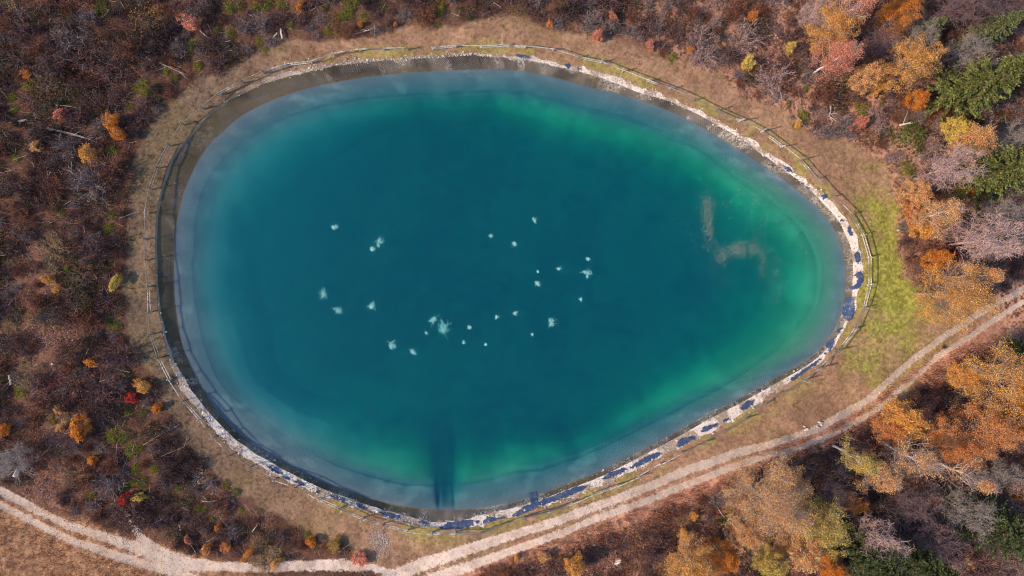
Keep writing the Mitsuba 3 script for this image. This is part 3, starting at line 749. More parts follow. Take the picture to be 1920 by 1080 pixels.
# ------------------------------------------------------------------ trees and bushes one can tell apart
for a in (('birch_tree', 'birch_b', 'coral', 1603, 12, 50, 'pink leaved birch with a bright white trunk at the top edge', 'tree', .35),
          ('yellow_tree', 'broad_a', 'gold', 1560, 58, 46, 'golden yellow tree with an irregular crown near the top edge, above the pink tree', 'tree', .25),
          ('coral_tree', 'birch_a', 'coral', 1578, 100, 42, 'coral pink thin-leaved tree with a white curved trunk just below the golden yellow tree', 'tree', .3),
          ('orange_tree', 'broad_b', 'orange', 1682, 30, 42, 'vivid orange tree at the top edge right of the white-trunked birch', 'tree', .12),
          ('orange_tree', 'broad_a', 'gold', 1702, 125, 50, 'amber orange tree left of the largest sunlit spruce', 'tree', .18),
          ('yellow_tree', 'broad_b', 'peach', 1622, 146, 30, 'small pale yellow tree among the shrubs left of the amber tree', 'tree', .2),
          ('orange_tree', 'small_a', 'orange', 1718, 186, 20, 'small fiery red-orange tree below the amber tree and left of the big spruce', 'tree', .1),
          ('orange_tree', 'broad_b', 'peach', 1822, 270, 40, 'peach orange tree directly below the largest sunlit spruce', 'tree', .1),
          ('yellow_tree', 'broad_a', 'yellow', 1792, 242, 24, 'small pale yellow tree touching the peach tree below the big spruce', 'tree', .2),
          ('orange_tree', 'broad_b', 'peach', 1713, 360, 30, 'peach tree with an orange foot at the edge of the right-hand wood', 'tree', .15),
          ('birch_tree', 'birch_a', 'peach', 1772, 402, 42, 'peach leaved birch with twin white trunks between two bare trees on the right', 'tree', .15),
          ('yellow_tree', 'broad_b', 'gold', 1732, 424, 24, 'small golden tree at the wood edge below the twin-trunked birch', 'tree', .1),
          ('orange_tree', 'broad_b', 'orange', 1755, 488, 26, 'orange tree on the upper shoulder of the big golden tree right of the pond', 'tree', .2),
          ('yellow_tree', 'broad_a', 'gold', 1776, 552, 64, 'big broad golden tree beside the track on the right', 'tree', .08),
          ('birch_tree', 'birch_b', 'peach', 1836, 518, 36, 'thin peach birch with a pale trunk behind the big golden tree', 'tree', .25),
          ('orange_tree', 'broad_a', 'gold', 1880, 712, 70, 'large golden orange tree at the right edge', 'tree', .06),
          ('yellow_tree', 'broad_b', 'gold', 1805, 706, 30, 'yellow tree on the left flank of the large golden orange tree', 'tree', .15),
          ('orange_tree', 'broad_b', 'gold', 1692, 788, 42, 'amber tree right beside the track in the lower right', 'tree', .15),
          ('orange_tree', 'broad_a', 'rust', 1845, 800, 56, 'rust orange tree below the large golden orange tree', 'tree', .12),
          ('orange_tree', 'broad_b', 'rust', 1758, 806, 44, 'thin rust-coloured tree right of the amber trackside tree', 'tree', .3),
          ('birch_tree', 'birch_a', 'peach', 1728, 862, 52, 'peach birch with a long white trunk slanting through its open crown, lower right', 'tree', .4),
          ('birch_tree', 'birch_b', 'peach', 1822, 895, 46, 'half bare birch with a long white branching trunk and orange tips, lower right', 'tree', .6),
          ('birch_tree', 'birch_b', 'olive_gold', 1612, 862, 40, 'yellow birch with an olive top beside the reddish scrub below the track', 'tree', .15),
          ('birch_tree', 'birch_a', 'peach', 1652, 900, 38, 'pale peach birch with a white trunk leaning away from the pond, lower right', 'tree', .2),
          ('orange_tree', 'small_b', 'orange', 1597, 942, 22, 'small dark orange tree among the purple bare trees, lower right', 'tree', .15),
          ('orange_tree', 'broad_a', 'peach', 1432, 940, 76, 'wide peach orange tree at the front of the lower right wood', 'tree', .14),
          ('yellow_tree', 'broad_a', 'olive_gold', 1540, 985, 52, 'yellow tree with an olive green crown in the lower right wood', 'tree', .08),
          ('orange_tree', 'broad_b', 'peach', 1500, 1025, 46, 'peach tree in front of the olive-topped yellow tree', 'tree', .1),
          ('yellow_tree', 'broad_b', 'olive_gold', 1443, 1050, 36, 'olive yellow tree at the bottom edge', 'tree', .1),
          ('orange_tree', 'broad_a', 'gold', 1290, 1052, 50, 'golden orange tree at the bottom edge, leftmost of the large ones', 'tree', .12),
          ('orange_tree', 'broad_b', 'orange', 1352, 1040, 36, 'orange tree between the golden orange one and the olive yellow one at the bottom edge', 'tree', .15),
          ('orange_tree', 'broad_b', 'orange', 1560, 1068, 30, 'orange tree at the bottom edge left of the spruces', 'tree', .15),
          ('orange_tree', 'small_a', 'gold', 1076, 1058, 20, 'small golden tree below the track at the bottom edge', 'tree', .05),
          ('orange_tree', 'broad_b', 'orange', 1912, 920, 22, 'orange tree cut by the right edge above the dark spruces', 'tree', .1),
          ('orange_tree', 'broad_a', 'peach', 1470, 905, 40, 'peach tree on the upper shoulder of the wide peach orange tree', 'tree', .15),
          ('yellow_tree', 'broad_b', 'peach', 1508, 965, 36, 'pale tree between the grey bare tree and the olive-topped yellow tree', 'tree', .15),
          ('orange_tree', 'broad_b', 'rust', 1800, 845, 40, 'rust tree above the half bare birch', 'tree', .25),
          ('orange_tree', 'broad_a', 'orange', 1885, 760, 36, 'orange tree under the large golden orange one', 'tree', .15),
          ('orange_tree', 'broad_a', 'peach', 1400, 1000, 40, 'pinkish peach tree left of the olive yellow tree at the bottom', 'tree', .3),
          ('orange_tree', 'broad_b', 'rust', 1668, 808, 34, 'rust tree below the amber trackside tree', 'tree', .25),
          ('orange_tree', 'broad_a', 'rust', 1722, 402, 22, 'rusty tree between the two small trees at the right wood edge', 'tree', .2),
          ('orange_tree', 'broad_b', 'rust', 1905, 800, 30, 'rust-coloured tree cut by the right edge', 'tree', .2)):
    leaf_tree(*a[:5], a[5] * 1.16, *a[6:8], gap=a[8] + (.22 if a[0] == 'birch_tree' else .12), size=.10, per=8 if a[0] == 'birch_tree' else 12)
SAPLING_SPOTS = []
for px, py, r, pal, label in (
        (355, 43, 17, 'coral', 'coral orange sapling near the top edge of the upper left thicket'), (203, 225, 17, 'orange', 'bright orange sapling, largest in the left thicket'), (217, 243, 15, 'orange', 'orange sapling touching the largest orange one in the left thicket'),
        (158, 287, 16, 'gold', 'amber sapling below left of the largest orange one'), (116, 215, 11, 'coral', 'small salmon sapling beside a pale fallen trunk'), (46, 140, 9, 'orange', 'small orange sapling far out in the upper left thicket'),
        (68, 275, 11, 'peach', 'dull peach sapling near the left edge'), (85, 526, 11, 'gold', 'amber sapling in the middle of the left thicket'), (100, 543, 8, 'gold', 'tiny amber sapling just below the amber one in the left thicket'),
        (213, 530, 12, 'yellow', 'bright yellow sapling at the edge of the left grass verge'), (171, 680, 11, 'orange', 'speckled orange sapling in the lower left thicket'), (262, 720, 14, 'gold', 'amber sapling at the verge above the crimson one'),
        (252, 750, 11, 'red', 'crimson sapling near the lower left verge'), (291, 768, 9, 'orange', 'small orange sapling at the verge below the crimson one'), (149, 798, 20, 'orange', 'flame orange sapling, brightest in the lower left thicket'),
        (143, 738, 8, 'coral', 'small salmon sapling above the flame orange one'), (113, 769, 8, 'peach', 'small peach sapling left of the salmon one'), (172, 863, 9, 'orange', 'small orange sapling above the lower left track'),
        (115, 800, 9, 'peach', 'cream coloured sapling left of the flame orange one'), (10, 802, 13, 'orange', 'orange sapling cut by the left edge'), (579, 1020, 10, 'orange', 'small bright orange sapling beside a green bush near the lower track'),
        (627, 1022, 16, 'ochre', 'ochre bushy sapling at the lower verge'), (668, 1047, 15, 'coral', 'fiery red-orange sapling beside the lower track'), (522, 1054, 10, 'gold', 'amber sapling at the edge of the lower left track'),
        (466, 1038, 11, 'orange', 'orange sapling near the lower left track, left of the amber one'), (387, 1030, 10, 'rust', 'rust sapling beside the lower left track'), (425, 1025, 10, 'rust', 'dull rust sapling right of another rust one near the lower left track'),
        (412, 990, 7, 'orange', 'tiny orange sapling in the lower thicket'), (355, 1010, 7, 'coral', 'tiny coral sapling in the lower thicket'), (263, 932, 11, 'yellow', 'pale yellow sapling in the lower left thicket'),
        (232, 935, 12, 'red', 'red sapling beside the dusty path in the lower left'), (560, 8, 10, 'orange', 'orange sapling at the top edge left of centre'), (675, 45, 6, 'orange', 'tiny orange sapling at the top verge'), (741, 45, 5, 'orange', 'tiny orange sapling at the top verge, right of another'),
        (1403, 119, 14, 'yellow', 'bright yellow sapling at the upper right verge'), (1123, 68, 11, 'coral', 'coral sapling at the top verge'), (1150, 28, 9, 'coral', 'dull coral sapling at the top right of centre'), (1292, 96, 7, 'orange', 'tiny orange sapling at the upper right verge'),
        (1030, 43, 7, 'rust', 'rust sapling at the top verge'), (1220, 88, 9, 'coral', 'pink sapling at the top verge right of the coral one'), (1412, 28, 11, 'orange', 'orange sapling at the top edge right of centre'), (1497, 235, 8, 'gold', 'small amber sapling at the upper right verge'),
        (1482, 88, 11, 'yellow', 'pale yellow sapling left of the golden yellow tree'), (1645, 168, 16, 'gold', 'golden sapling below the small pale yellow tree'), (1765, 458, 9, 'red', 'small red sapling left of the large bare tree on the right'), (1793, 487, 11, 'red', 'red sapling above the big golden tree'),
        (1708, 385, 14, 'orange', 'orange red sapling at the foot of the peach tree on the right'), (1830, 365, 11, 'orange', 'small orange sapling below the right-hand spruce'), (1848, 358, 7, 'red', 'tiny red sapling at the foot of the right-hand spruce'), (1610, 235, 16, 'coral', 'coral undergrowth sapling above the upper right verge'),
        (968, 1046, 7, 'gold', 'tiny golden sapling below the track, bottom edge'), (1021, 1046, 11, 'peach', 'small peach sapling below the track at the bottom edge'), (1282, 1000, 10, 'gold', 'small golden sapling above the golden orange tree'), (1305, 972, 9, 'gold', 'tiny gold sapling in the red scrub below the track')):
    SAPLING_SPOTS.append((*W(px, py, 1.0)[:2], r / S * .8))
    leaf_tree('sapling', 'small_a' if (px + py) % 2 else 'small_b', pal, px, py, r * 1.2, label, 'sapling', .45, .36 if (px, py) in ((627, 1022), (668, 1047)) else .75, .10, 11, squash=.38)

for px, py, r, label, form, tl in ((1766, 322, 60, 'mauve grey bare tree below the peach tree on the right', 'bare_a', 1.0), (1832, 455, 74, 'large mauve bare tree behind the big golden tree, right', 'bare_b', 1.0), (1870, 400, 40, 'grey bare tree below the right-hand spruce', 'bare_c', 1.1),
                                   (1636, 1000, 56, 'purple bare tree above the leftmost spruce at the bottom', 'bare_a', 1.0), (1482, 948, 44, 'grey bare tree standing inside the peach and yellow crowns, lower right', 'bare_c', 1.0), (1740, 1000, 52, 'dusky bare tree above the spruces at the bottom', 'bare_d', 1.0),
                                   (1800, 950, 56, 'dusky bare tree below the half bare birch', 'bare_c', 1.0), (1880, 890, 46, 'dusky bare tree at the right edge between orange crowns', 'bare_c', 1.0), (1700, 940, 44, 'brown bare tree below the pale peach birch', 'bare_d', 1.0),
                                   (1840, 1010, 44, 'dark bare tree left of the large dark spruce', 'bare_d', 1.0), (1560, 920, 40, 'dark bare tree left of the small dark orange tree', 'bare_d', 1.0), (1780, 18, 60, 'dark grey bare tree at the top edge right', 'bare_d', 1.1),
                                   (1860, 20, 50, 'brown bare tree in the upper right corner', 'bare_d', 1.1), (1720, 75, 40, 'grey bare tree right of the vivid orange tree', 'bare_c', 1.0), (1800, 100, 44, 'grey bare tree left of the largest sunlit spruce', 'bare_c', 1.0), (1895, 255, 44, 'grey bare tree between the two large spruces', 'bare_c', 1.0),
                                   (1640, 85, 44, 'brown bare tree between the golden yellow and the amber tree', 'bare_d', .9), (1520, 30, 40, 'mauve bare tree left of the golden yellow tree', 'bare_a', .8), (35, 860, 44, 'grey bare tree standing behind the bleached stump', 'bare_c', .8), (1905, 450, 40, 'grey bare tree at the right edge', 'bare_c', 1.0)):
    bare_tree(px, py, r, label, form, tl)
for px, py, r, label, form, tl, nm in ((1850, 155, 66, 'largest sunlit spruce, upper right', 'spruce_a', 1.0, 'spruce_tree'), (1892, 318, 62, 'olive green spruce at the right edge below the sunlit one', 'spruce_b', 1.0, 'spruce_tree'), (1645, 1056, 58, 'dark green spruce, leftmost at the bottom edge', 'spruce_c', 1.0, 'spruce_tree'),
                                       (1745, 1070, 52, 'dark spruce second from left at the bottom edge', 'spruce_c', .9, 'spruce_tree'), (1885, 1000, 62, 'tall dark spruce in the lower right corner', 'spruce_c', 1.05, 'spruce_tree'), (1868, 52, 34, 'small pale green fir above the largest spruce', 'fir', 1.0, 'fir_tree'),
                                       (1742, 55, 28, 'pale green fir right of the vivid orange tree', 'fir', .9, 'fir_tree'), (1810, 82, 22, 'faint grey-green fir left of the small pale fir', 'fir', .8, 'fir_tree'), (1915, 660, 30, 'dark spruce at the right edge above the large golden orange tree', 'spruce_c', .8, 'spruce_tree')):
    conifer(px, py, r, label, form, tl, nm)

# ------------------------------------------------------------------ green shrubs one can tell apart
for k in range(3):
    group_of(f'shape_lime_{k}', shape(leafy_bush(500 + k, 60, 14, .13, PAL['lime'], .9, .14), 'leaf'))
    group_of(f'shape_green_{k}', shape(leafy_bush(510 + k, 70, 14, .12, PAL['green'], .9, .15), 'leaf'))
GREEN = [(405, 55, 9), (430, 62, 8), (357, 82, 9), (368, 122, 8), (310, 132, 7), (325, 145, 8), (265, 163, 14), (238, 196, 7), (46, 160, 10), (14, 180, 8), (20, 201, 8), (208, 282, 10), (25, 296, 8), (188, 14, 13), (427, 12, 9), (446, 8, 8),
         (478, 8, 8), (500, 5, 10), (525, 6, 9), (655, 4, 13), (640, 28, 8), (681, 30, 8), (656, 27, 6), (612, 57, 7), (484, 76, 7), (541, 44, 7), (608, 10, 7), (716, 8, 7), (826, 15, 9), (860, 15, 6), (1262, 107, 8), (820, 42, 5), (495, 91, 6),
         (237, 775, 8), (264, 777, 8), (205, 818, 11), (230, 820, 14), (243, 847, 12), (258, 842, 7), (286, 882, 9), (264, 907, 10), (246, 907, 7), (230, 915, 7), (250, 883, 8), (333, 917, 8), (369, 956, 7), (379, 956, 5), (394, 975, 5), (449, 960, 5), (422, 911, 7), (440, 925, 8),
         (35, 734, 10), (92, 792, 6), (163, 931, 7), (212, 611, 10), (200, 600, 8), (62, 510, 4), (118, 503, 6), (203, 487, 4), (573, 1006, 6), (485, 960, 4), (205, 402, 8), (198, 428, 8), (112, 398, 5),
         (1508, 220, 11), (1495, 236, 7), (1619, 204, 10), (1704, 258, 24), (1703, 320, 15), (1592, 146, 7), (1586, 166, 6), (1655, 190, 6), (1792, 366, 14), (1370, 963, 11), (1361, 979, 9), (1480, 195, 6), (1513, 167, 5), (1412, 972, 9), (1733, 438, 6), (1740, 620, 1)]
for x, y, r in GREEN[:-1]:
    big = r >= 14
    zone = 'lower left' if x < 600 and y > 560 else 'upper left' if x < 470 else 'top' if y < 120 and x < 1300 else 'right-hand' if y < 700 else 'lower right'
    lab = {(188, 14): 'lime shrub clump at the top edge of the upper left thicket', (265, 163): 'large olive green shrub near the upper left verge', (655, 4): 'lime shrub cut by the top edge', (230, 820): 'bright green round shrub, largest in the lower left thicket', (1704, 258): 'big mossy green bush beside a white fallen trunk, upper right',
           (1703, 320): 'green bush left of the mauve grey bare tree', (1792, 366): 'dark green bush below the mauve grey bare tree', (1508, 220): 'lime shrub beside a curved grey branch at the upper right verge', (573, 1006): 'small lime shrub touching a bright orange sapling, lower verge'}.get((x, y))
    key = numbered('green_shrub')
    s = r / S * 1.2
    put(key, f"shape_{'green' if (x * 7 + y) % 5 == 0 or (x, y) in ((1704, 258), (1792, 366)) else 'lime'}_{(x + y) % 3}", placed(x, y, .5, float(rngP.uniform(0, 360)), s, s * .9) @ T().rotate([0, 0, 1], float(x * 37 % 360)).scale([1.25 - (x % 7) * .06, .8 + (y % 5) * .08, 1]))
    if lab:
        landmark(lab, x, y)
    else:
        PENDING.append((key, 'small lime green', 'shrub', x, y))
    tag(key, lab or f'small lime green shrub among brown scrub in the {zone} wood', 'shrub', None if lab else f'lime shrubs of the {zone} wood')

# ------------------------------------------------------------------ scrub: leafless shrubs, brown leafy shrubs
BARE = {}
for c, cols in (('purple', [TWIG['purple'], TWIG['dark'], TWIG['redbrown']]), ('grey', [TWIG['grey'], TWIG['purple']]), ('redbrown', [TWIG['redbrown'], (.22, .10, .06)]), ('dark', [TWIG['dark'], (.08, .055, .05)]), ('straw', [TWIG['straw'], (.22, .15, .10)]), ('mauve', [TWIG['mauve'], (.24, .16, .15)])):
    for k in range(2):
        BARE[c, k] = group_of(f'shape_scrub_{c}_{k}', shape(bush_twigs(700 + 10 * k + len(BARE), 38, 6, 4, .95, cols)[0], 'bark'))
for c, pal, sz in (('olive', 'olive', .13), ('maroon', 'maroon', .11), ('bracken', 'bracken', .13), ('brown', 'brownleaf', .12), ('ochre', 'ochre', .11), ('pink', 'pinkbrown', .10)):
    for k in range(2):
        m = leafy_bush(820 + 10 * k + len(BARE), 60, 9, sz, PAL[pal], .62, .17, .2)
        tw = bush_twigs(830 + k + len(BARE), 16, 4, 2, .8, PAL[pal] if c == 'pink' else [TWIG['purple'], TWIG['grey']], .025)[0]
        BARE[c, k] = group_of(f'shape_scrub_{c}_{k}', shape(join(m, tw), 'leaf'))
rngS = np.random.default_rng(77)


def is_meadow(x, y):
    return (y < -24.6 - 0.30 * (x + 42.0)) & (x < -7.5)


def in_scrub(x, y, inset=0.0):
    v, _, _ = zone_of(x, y)
    return (v > 7.0 + inset / 10) & (track_mask(x, y) < 0.30) & ~is_meadow(x, y) & (np.abs(x) < 58) & (np.abs(y) < 34)


def blob(x, y, f, seed):
    return lumps(x * f, y * f, seed)


def sort_from(x, y, sorts, shares):
    """One of the sorts; each sort has places where it grows in number."""
    w = np.array(shares) * np.exp([2.2 * float(lumps(np.array(2.2 * x + 31 * k), np.array(2.2 * y - 17 * k), 60 + k)) for k in range(len(sorts))])
    return rngS.choice(sorts, p=w / w.sum())


def mix_at(x, y):
    """Which sorts of scrub grow here, with their shares."""
    if x < -26 or (x < 8 and y > 0):                # left and top
        west = x < -27
        strip = math.exp(-((x + 50 + .12 * y) / 3.2) ** 2) * (1 if y < 5 else .2)
        if rngS.random() < .75 * strip:
            return rngS.choice(['bracken', 'pink', 'straw', 'redbrown'])
        return sort_from(x, y, ['purple', 'dark', 'grey', 'redbrown', 'olive', 'brown', 'maroon', 'ochre'], [.30, .16, .16, .11, .14, .08, .07, .01] if west else [.26, .05, .24, .17, .08, .09, .05, .06])
    if y > -3:                                          # upper right
        return sort_from(x, y, ['mauve', 'purple', 'grey', 'redbrown', 'pink', 'bracken', 'olive', 'brown'], [.22, .16, .12, .13, .15, .08, .07, .07])
    if x > 20:                                          # lower right
        return sort_from(x, y, ['purple', 'dark', 'grey', 'bracken', 'brown', 'maroon', 'mauve'], [.28, .14, .18, .12, .10, .07, .11])
    return sort_from(x, y, ['bracken', 'pink', 'redbrown', 'brown', 'straw', 'purple', 'maroon', 'ochre'], [.18, .14, .16, .12, .12, .14, .08, .06])


LOOK = {'purple': 'leafless purple-brown', 'dark': 'leafless blackish', 'grey': 'leafless grey', 'redbrown': 'leafless reddish brown', 'straw': 'leafless straw-coloured', 'mauve': 'leafless pale mauve',
        'olive': 'dull olive leafy', 'maroon': 'dark maroon leafy', 'bracken': 'rusty bracken-like', 'brown': 'brown withered leafy', 'ochre': 'ochre leafy', 'pink': 'pinkish brown dry leafy'}


def area_of(x, y):
    if x < -24:
        return 'in the thicket left of the pond' if y > -14 else 'in the thicket at the lower left'
    if y > 0:
        return 'in the scrub above the pond' if x < 27 else 'in the wood at the upper right'
    return 'in the wood at the lower right' if x > 14 else 'in the scrub along the lower track'


count, spots, OCT = {}, [], np.arange(8) * math.pi / 4
CLEAR = [(*W(a, b, .5)[:2], r / S + .25) for a, b, r in GREEN] + SAPLING_SPOTS
CX, CY, CR = rngS.uniform(-57, 57, 26000), rngS.uniform(-32.5, 32.5, 26000), .6 + 1.5 * rngS.random(26000) ** 2
strip = np.where((CY > -22) & (CY < 14), np.exp(-((CX - (-50.0 - .12 * CY)) / 2.0) ** 2), 0)
fits = in_scrub(CX, CY, .35 * CR) & (rngS.random(26000) > .8 * strip)
for a in OCT:
    fits &= track_mask(CX + 1.15 * CR * np.cos(a), CY + 1.15 * CR * np.sin(a)) < .42
for a, b, c in CLEAR:
    fits &= (CX - a) ** 2 + (CY - b) ** 2 > (c + .5 * CR) ** 2
taken_up = np.zeros((0, 3))
for x, y, r in np.stack([CX, CY, CR], 1)[fits]:
    if len(taken_up) and ((x - taken_up[:, 0]) ** 2 + (y - taken_up[:, 1]) ** 2 < (.50 * (r + taken_up[:, 2])) ** 2).any():
        continue
    taken_up = np.vstack([taken_up, [x, y, r]])
    spots.append((float(x), float(y), float(r)))
order = sorted(range(len(spots)), key=lambda i: -spots[i][2])
single = set(order[:560])
for i, (x, y, r) in enumerate(spots):
    sort = str(mix_at(x, y))
    kind = 'leafless_shrub' if LOOK[sort].startswith('leafless') else 'leafy_shrub'
    tall = rngS.uniform(.9, 1.7) * (.55 if sort in ('bracken', 'pink', 'straw') else 1.0)
    M = T().translate([x, y, float(height(x, y)) - .05]).rotate([0, 0, 1], float(rngS.uniform(0, 360))).scale([r * 1.15, r * 1.15, r * tall])
    grp = BARE[sort, int(rngS.integers(0, 2))]
    if i in single and count.get(kind, 0) < 290:
        count[kind] = count.get(kind, 0) + 1
        key = numbered(kind)
        put(key, grp, M)
        PENDING.append((key, LOOK[sort], 'shrub', 960 + x * S, 540 - y * S))
        tag(key, f'{LOOK[sort]} shrub {area_of(x, y)}', 'shrub', f'{LOOK[sort]} shrubs {area_of(x, y)}')
    else:
        n = taken.get('undergrowth', 0) + 1
        taken['undergrowth'] = n
        put(f'undergrowth__{n:03d}', grp, M)
tag('undergrowth', 'tangle of low brown brush filling the woods around the pond', 'undergrowth', kind='stuff')

# ------------------------------------------------------------------ ground cover: grass blades, fallen leaves
rngG = np.random.default_rng(90)


def grass_colour(x, y, v):
    """Base colours of single blades: straw, grey-brown to the left, rust below, green at the right end of the pond."""
    n = len(x)
    pick = lambda pal: jitter(rngG, pal, n, .28)
    c = pick([(.38, .23, .15), (.48, .32, .22), (.29, .175, .115), (.45, .26, .18)])
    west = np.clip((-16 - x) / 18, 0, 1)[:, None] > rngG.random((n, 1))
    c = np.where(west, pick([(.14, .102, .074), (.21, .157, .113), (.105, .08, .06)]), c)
    south = (y < np.maximum(.38 * x - 27.0, .72 * x - 38.7))[:, None] & (rngG.random((n, 1)) < .85)
    c = np.where(south & ~west, pick([(.40, .19, .12), (.30, .13, .085), (.46, .27, .17)]), c)
    d = np.sqrt(((x - 39.5) / 6.0) ** 2 + ((y + .5) / 14.0) ** 2) + .3 * lumps(3 * x, 3 * y, 5)
    lush = np.clip((1.15 - d) / .9, 0, 1)[:, None] > rngG.random((n, 1))
    c = np.where(lush, pick([(.25, .27, .055), (.34, .35, .08), (.30, .26, .08), (.20, .22, .05)]), c)
    verge = ((v > 5) & (v < 6) & (lumps(2 * x, 2 * y, 8) > -.1))[:, None] & (rngG.random((n, 1)) < .65) & ~west
    return np.where(verge, pick([(.36, .31, .06), (.28, .25, .06), (.40, .30, .09)]), c)


def blades(x, y, length, width, colours, lean=.6, toward=(0, 0)):
    n = len(x)
    P = np.c_[x, y, height(x, y) - .02]
    d = unit(np.c_[rngG.normal(toward[0], lean, n), rngG.normal(toward[1], lean, n), np.ones(n)])
    return ribbons(rngG, P, P + d * (length * rngG.uniform(.5, 1.3, n))[:, None], width, width * .35, colours)


def scatter(n, box, ok):
    x, y = rngG.uniform(box[0], box[1], n), rngG.uniform(box[2], box[3], n)
    k = ok(x, y)
    return x[k], y[k]


def tufts(x, y, per, r):
    n = len(x)
    return np.repeat(x, per) + rngG.normal(0, r, n * per), np.repeat(y, per) + rngG.normal(0, r, n * per)


def verge_ok(x, y):
    v, th, _ = zone_of(x, y)
    return (v > 4.93) & (v < 7.05) & (track_mask(x, y) < .40 + .1 * rngG.random(len(x)))


x, y = tufts(*scatter(26000, (-45, 52, -31, 31), verge_ok), 10, .09)
v = zone_of(x, y)[0]
scene['dry_grass'] = shape(blades(x, y, .17, .035, grass_colour(x, y, v), .8), 'leaf')
tag('dry_grass', 'short dry grass of the verge round the pond, yellow-green at the right end', 'grass', kind='stuff')
x, y = tufts(*scatter(9000, (-56, -6, -32, -20), lambda x, y: is_meadow(x, y) & (track_mask(x, y) < .4)), 9, .12)
scene['meadow_grass'] = shape(blades(x, y, .28, .04, jitter(rngG, [(.46, .28, .17), (.54, .37, .25), (.36, .19, .105), (.42, .22, .12)], len(x), .3), .9), 'leaf')
tag('meadow_grass', 'orange-brown dry meadow below the lower left track', 'grass', kind='stuff')


def scrub_ok(x, y):
    v, _, _ = zone_of(x, y)
    return (v > 6.2) & (v < 7.35) & (y < -6 - .0 * x) & (track_mask(x, y) < .34) & (y < np.maximum(.38 * x - 27.0, .72 * x - 38.7)) & ~is_meadow(x, y)


x, y = tufts(*scatter(9000, (-10, 56, -32, 0), scrub_ok), 14, .14)
scene['tall_red_grass'] = shape(blades(x, y, .55, .045, jitter(rngG, [(.56, .29, .21), (.46, .22, .155), (.62, .38, .28), (.38, .18, .12)], len(x), .28), .45, (.35, .12)), 'leaf')
tag('tall_red_grass', 'tall reddish dry grass between the track and the lower right wood', 'grass', kind='stuff')
x, y = scatter(60000, (-58, 58, -34, 34), lambda x, y: in_scrub(x, y))
P = np.c_[x, y, height(x, y) + rngG.uniform(.02, .12, len(x))]
scene['leaf_litter'] = shape(leaves(rngG, P, .13, jitter(rngG, [(.16, .075, .045), (.09, .045, .03), (.26, .13, .07), (.13, .08, .06), (.34, .19, .11)], len(x), .3), 2.0), 'leaf')
tag('leaf_litter', 'brown fallen leaves on the woodland floor', 'leaves', kind='stuff')

x, y = scatter(15000, (-58, 58, -34, 34), lambda x, y: in_scrub(x, y))
az = rngG.normal(0, 1.0, len(x)) + np.where(x < 0, 2.6 + .03 * y, .6)
ln = rngG.uniform(.3, 1.0, len(x)) * (1 + 1.2 * (rngG.random(len(x)) < .12))
A = np.c_[x, y, height(x, y) + rngG.uniform(.05, .9, len(x))]
B = A + np.c_[np.cos(az) * ln, np.sin(az) * ln, rngG.normal(0, .2, len(x))]
scene['fallen_sticks'] = shape(ribbons(rngG, A, B, .035, .015, jitter(rngG, [TWIG['grey'], TWIG['purple'], TWIG['pale'], TWIG['redbrown']], len(x), .25)), 'bark')
tag('fallen_sticks', 'thin dead sticks strewn through the brush', 'sticks', kind='stuff')
th = rngG.uniform(0, 2 * np.pi, 5200)
u = 4.0 + np.clip(rngG.normal(.55, .42, len(th)), -.35, 1.5)
r = np.where(u < 5, at_angle(R_mat, th) + (u - 4) * (at_angle(R_bank, th) - at_angle(R_mat, th)), at_angle(R_bank, th) + (u - 5) * .5)
x, y = CEN[0] + r * np.cos(th), CEN[1] + r * np.sin(th)
keep = (x - .35 * y) > -33 + rngG.normal(0, 2, len(x))
pebble = rock(999, 1.0)
V0, F0 = np.array(pebble.vertices), np.array(pebble.faces)
x, y = x[keep], y[keep]
sz = rngG.uniform(.05, .15, len(x)) * (1 + (rngG.random(len(x)) < .06))
c, t = np.cos(rngG.uniform(0, 6.28, len(x))), 0
V = V0[None] * sz[:, None, None]
V = np.stack([V[..., 0] * c[:, None] - V[..., 1] * np.sqrt(1 - c ** 2)[:, None] + x[:, None], V[..., 0] * np.sqrt(1 - c ** 2)[:, None] + V[..., 1] * c[:, None] + y[:, None], V[..., 2] + (height(x, y) + .035)[:, None]], -1).reshape(-1, 3)
F = (F0[None] + (np.arange(len(x)) * len(V0))[:, None, None]).reshape(-1, 3)
scene['loose_gravel'] = shape((V, F, np.repeat(jitter(rngG, [(.56, .49, .45), (.44, .38, .345), (.64, .575, .53), (.33, .285, .26)], len(x), .12), len(V0), 0)), 'bark')
tag('loose_gravel', 'loose pale gravel strewn along the rim of the pond', 'gravel', kind='stuff')

x, y = scatter(90000, (-58, 58, -34, 4), lambda x, y: track_mask(x, y) > .42)
x, y = x[:4200], y[:4200]
sz, c = rngG.uniform(.04, .11, len(x)), np.cos(rngG.uniform(0, 6.28, len(x)))
d = np.sqrt(1 - c ** 2)
V = V0[None] * sz[:, None, None]
V = np.stack([V[..., 0] * c[:, None] - V[..., 1] * d[:, None] + x[:, None], V[..., 0] * d[:, None] + V[..., 1] * c[:, None] + y[:, None], V[..., 2] + (height(x, y) - .06)[:, None]], -1).reshape(-1, 3)
scene['track_stones'] = shape((V, (F0[None] + (np.arange(len(x)) * len(V0))[:, None, None]).reshape(-1, 3), np.repeat(jitter(rngG, [(.60, .52, .47), (.42, .35, .31), (.70, .63, .58), (.30, .25, .22)], len(x), .12), len(V0), 0)), 'bark')
tag('track_stones', 'small loose stones lying in the wheel ruts of the track', 'stones', kind='stuff')

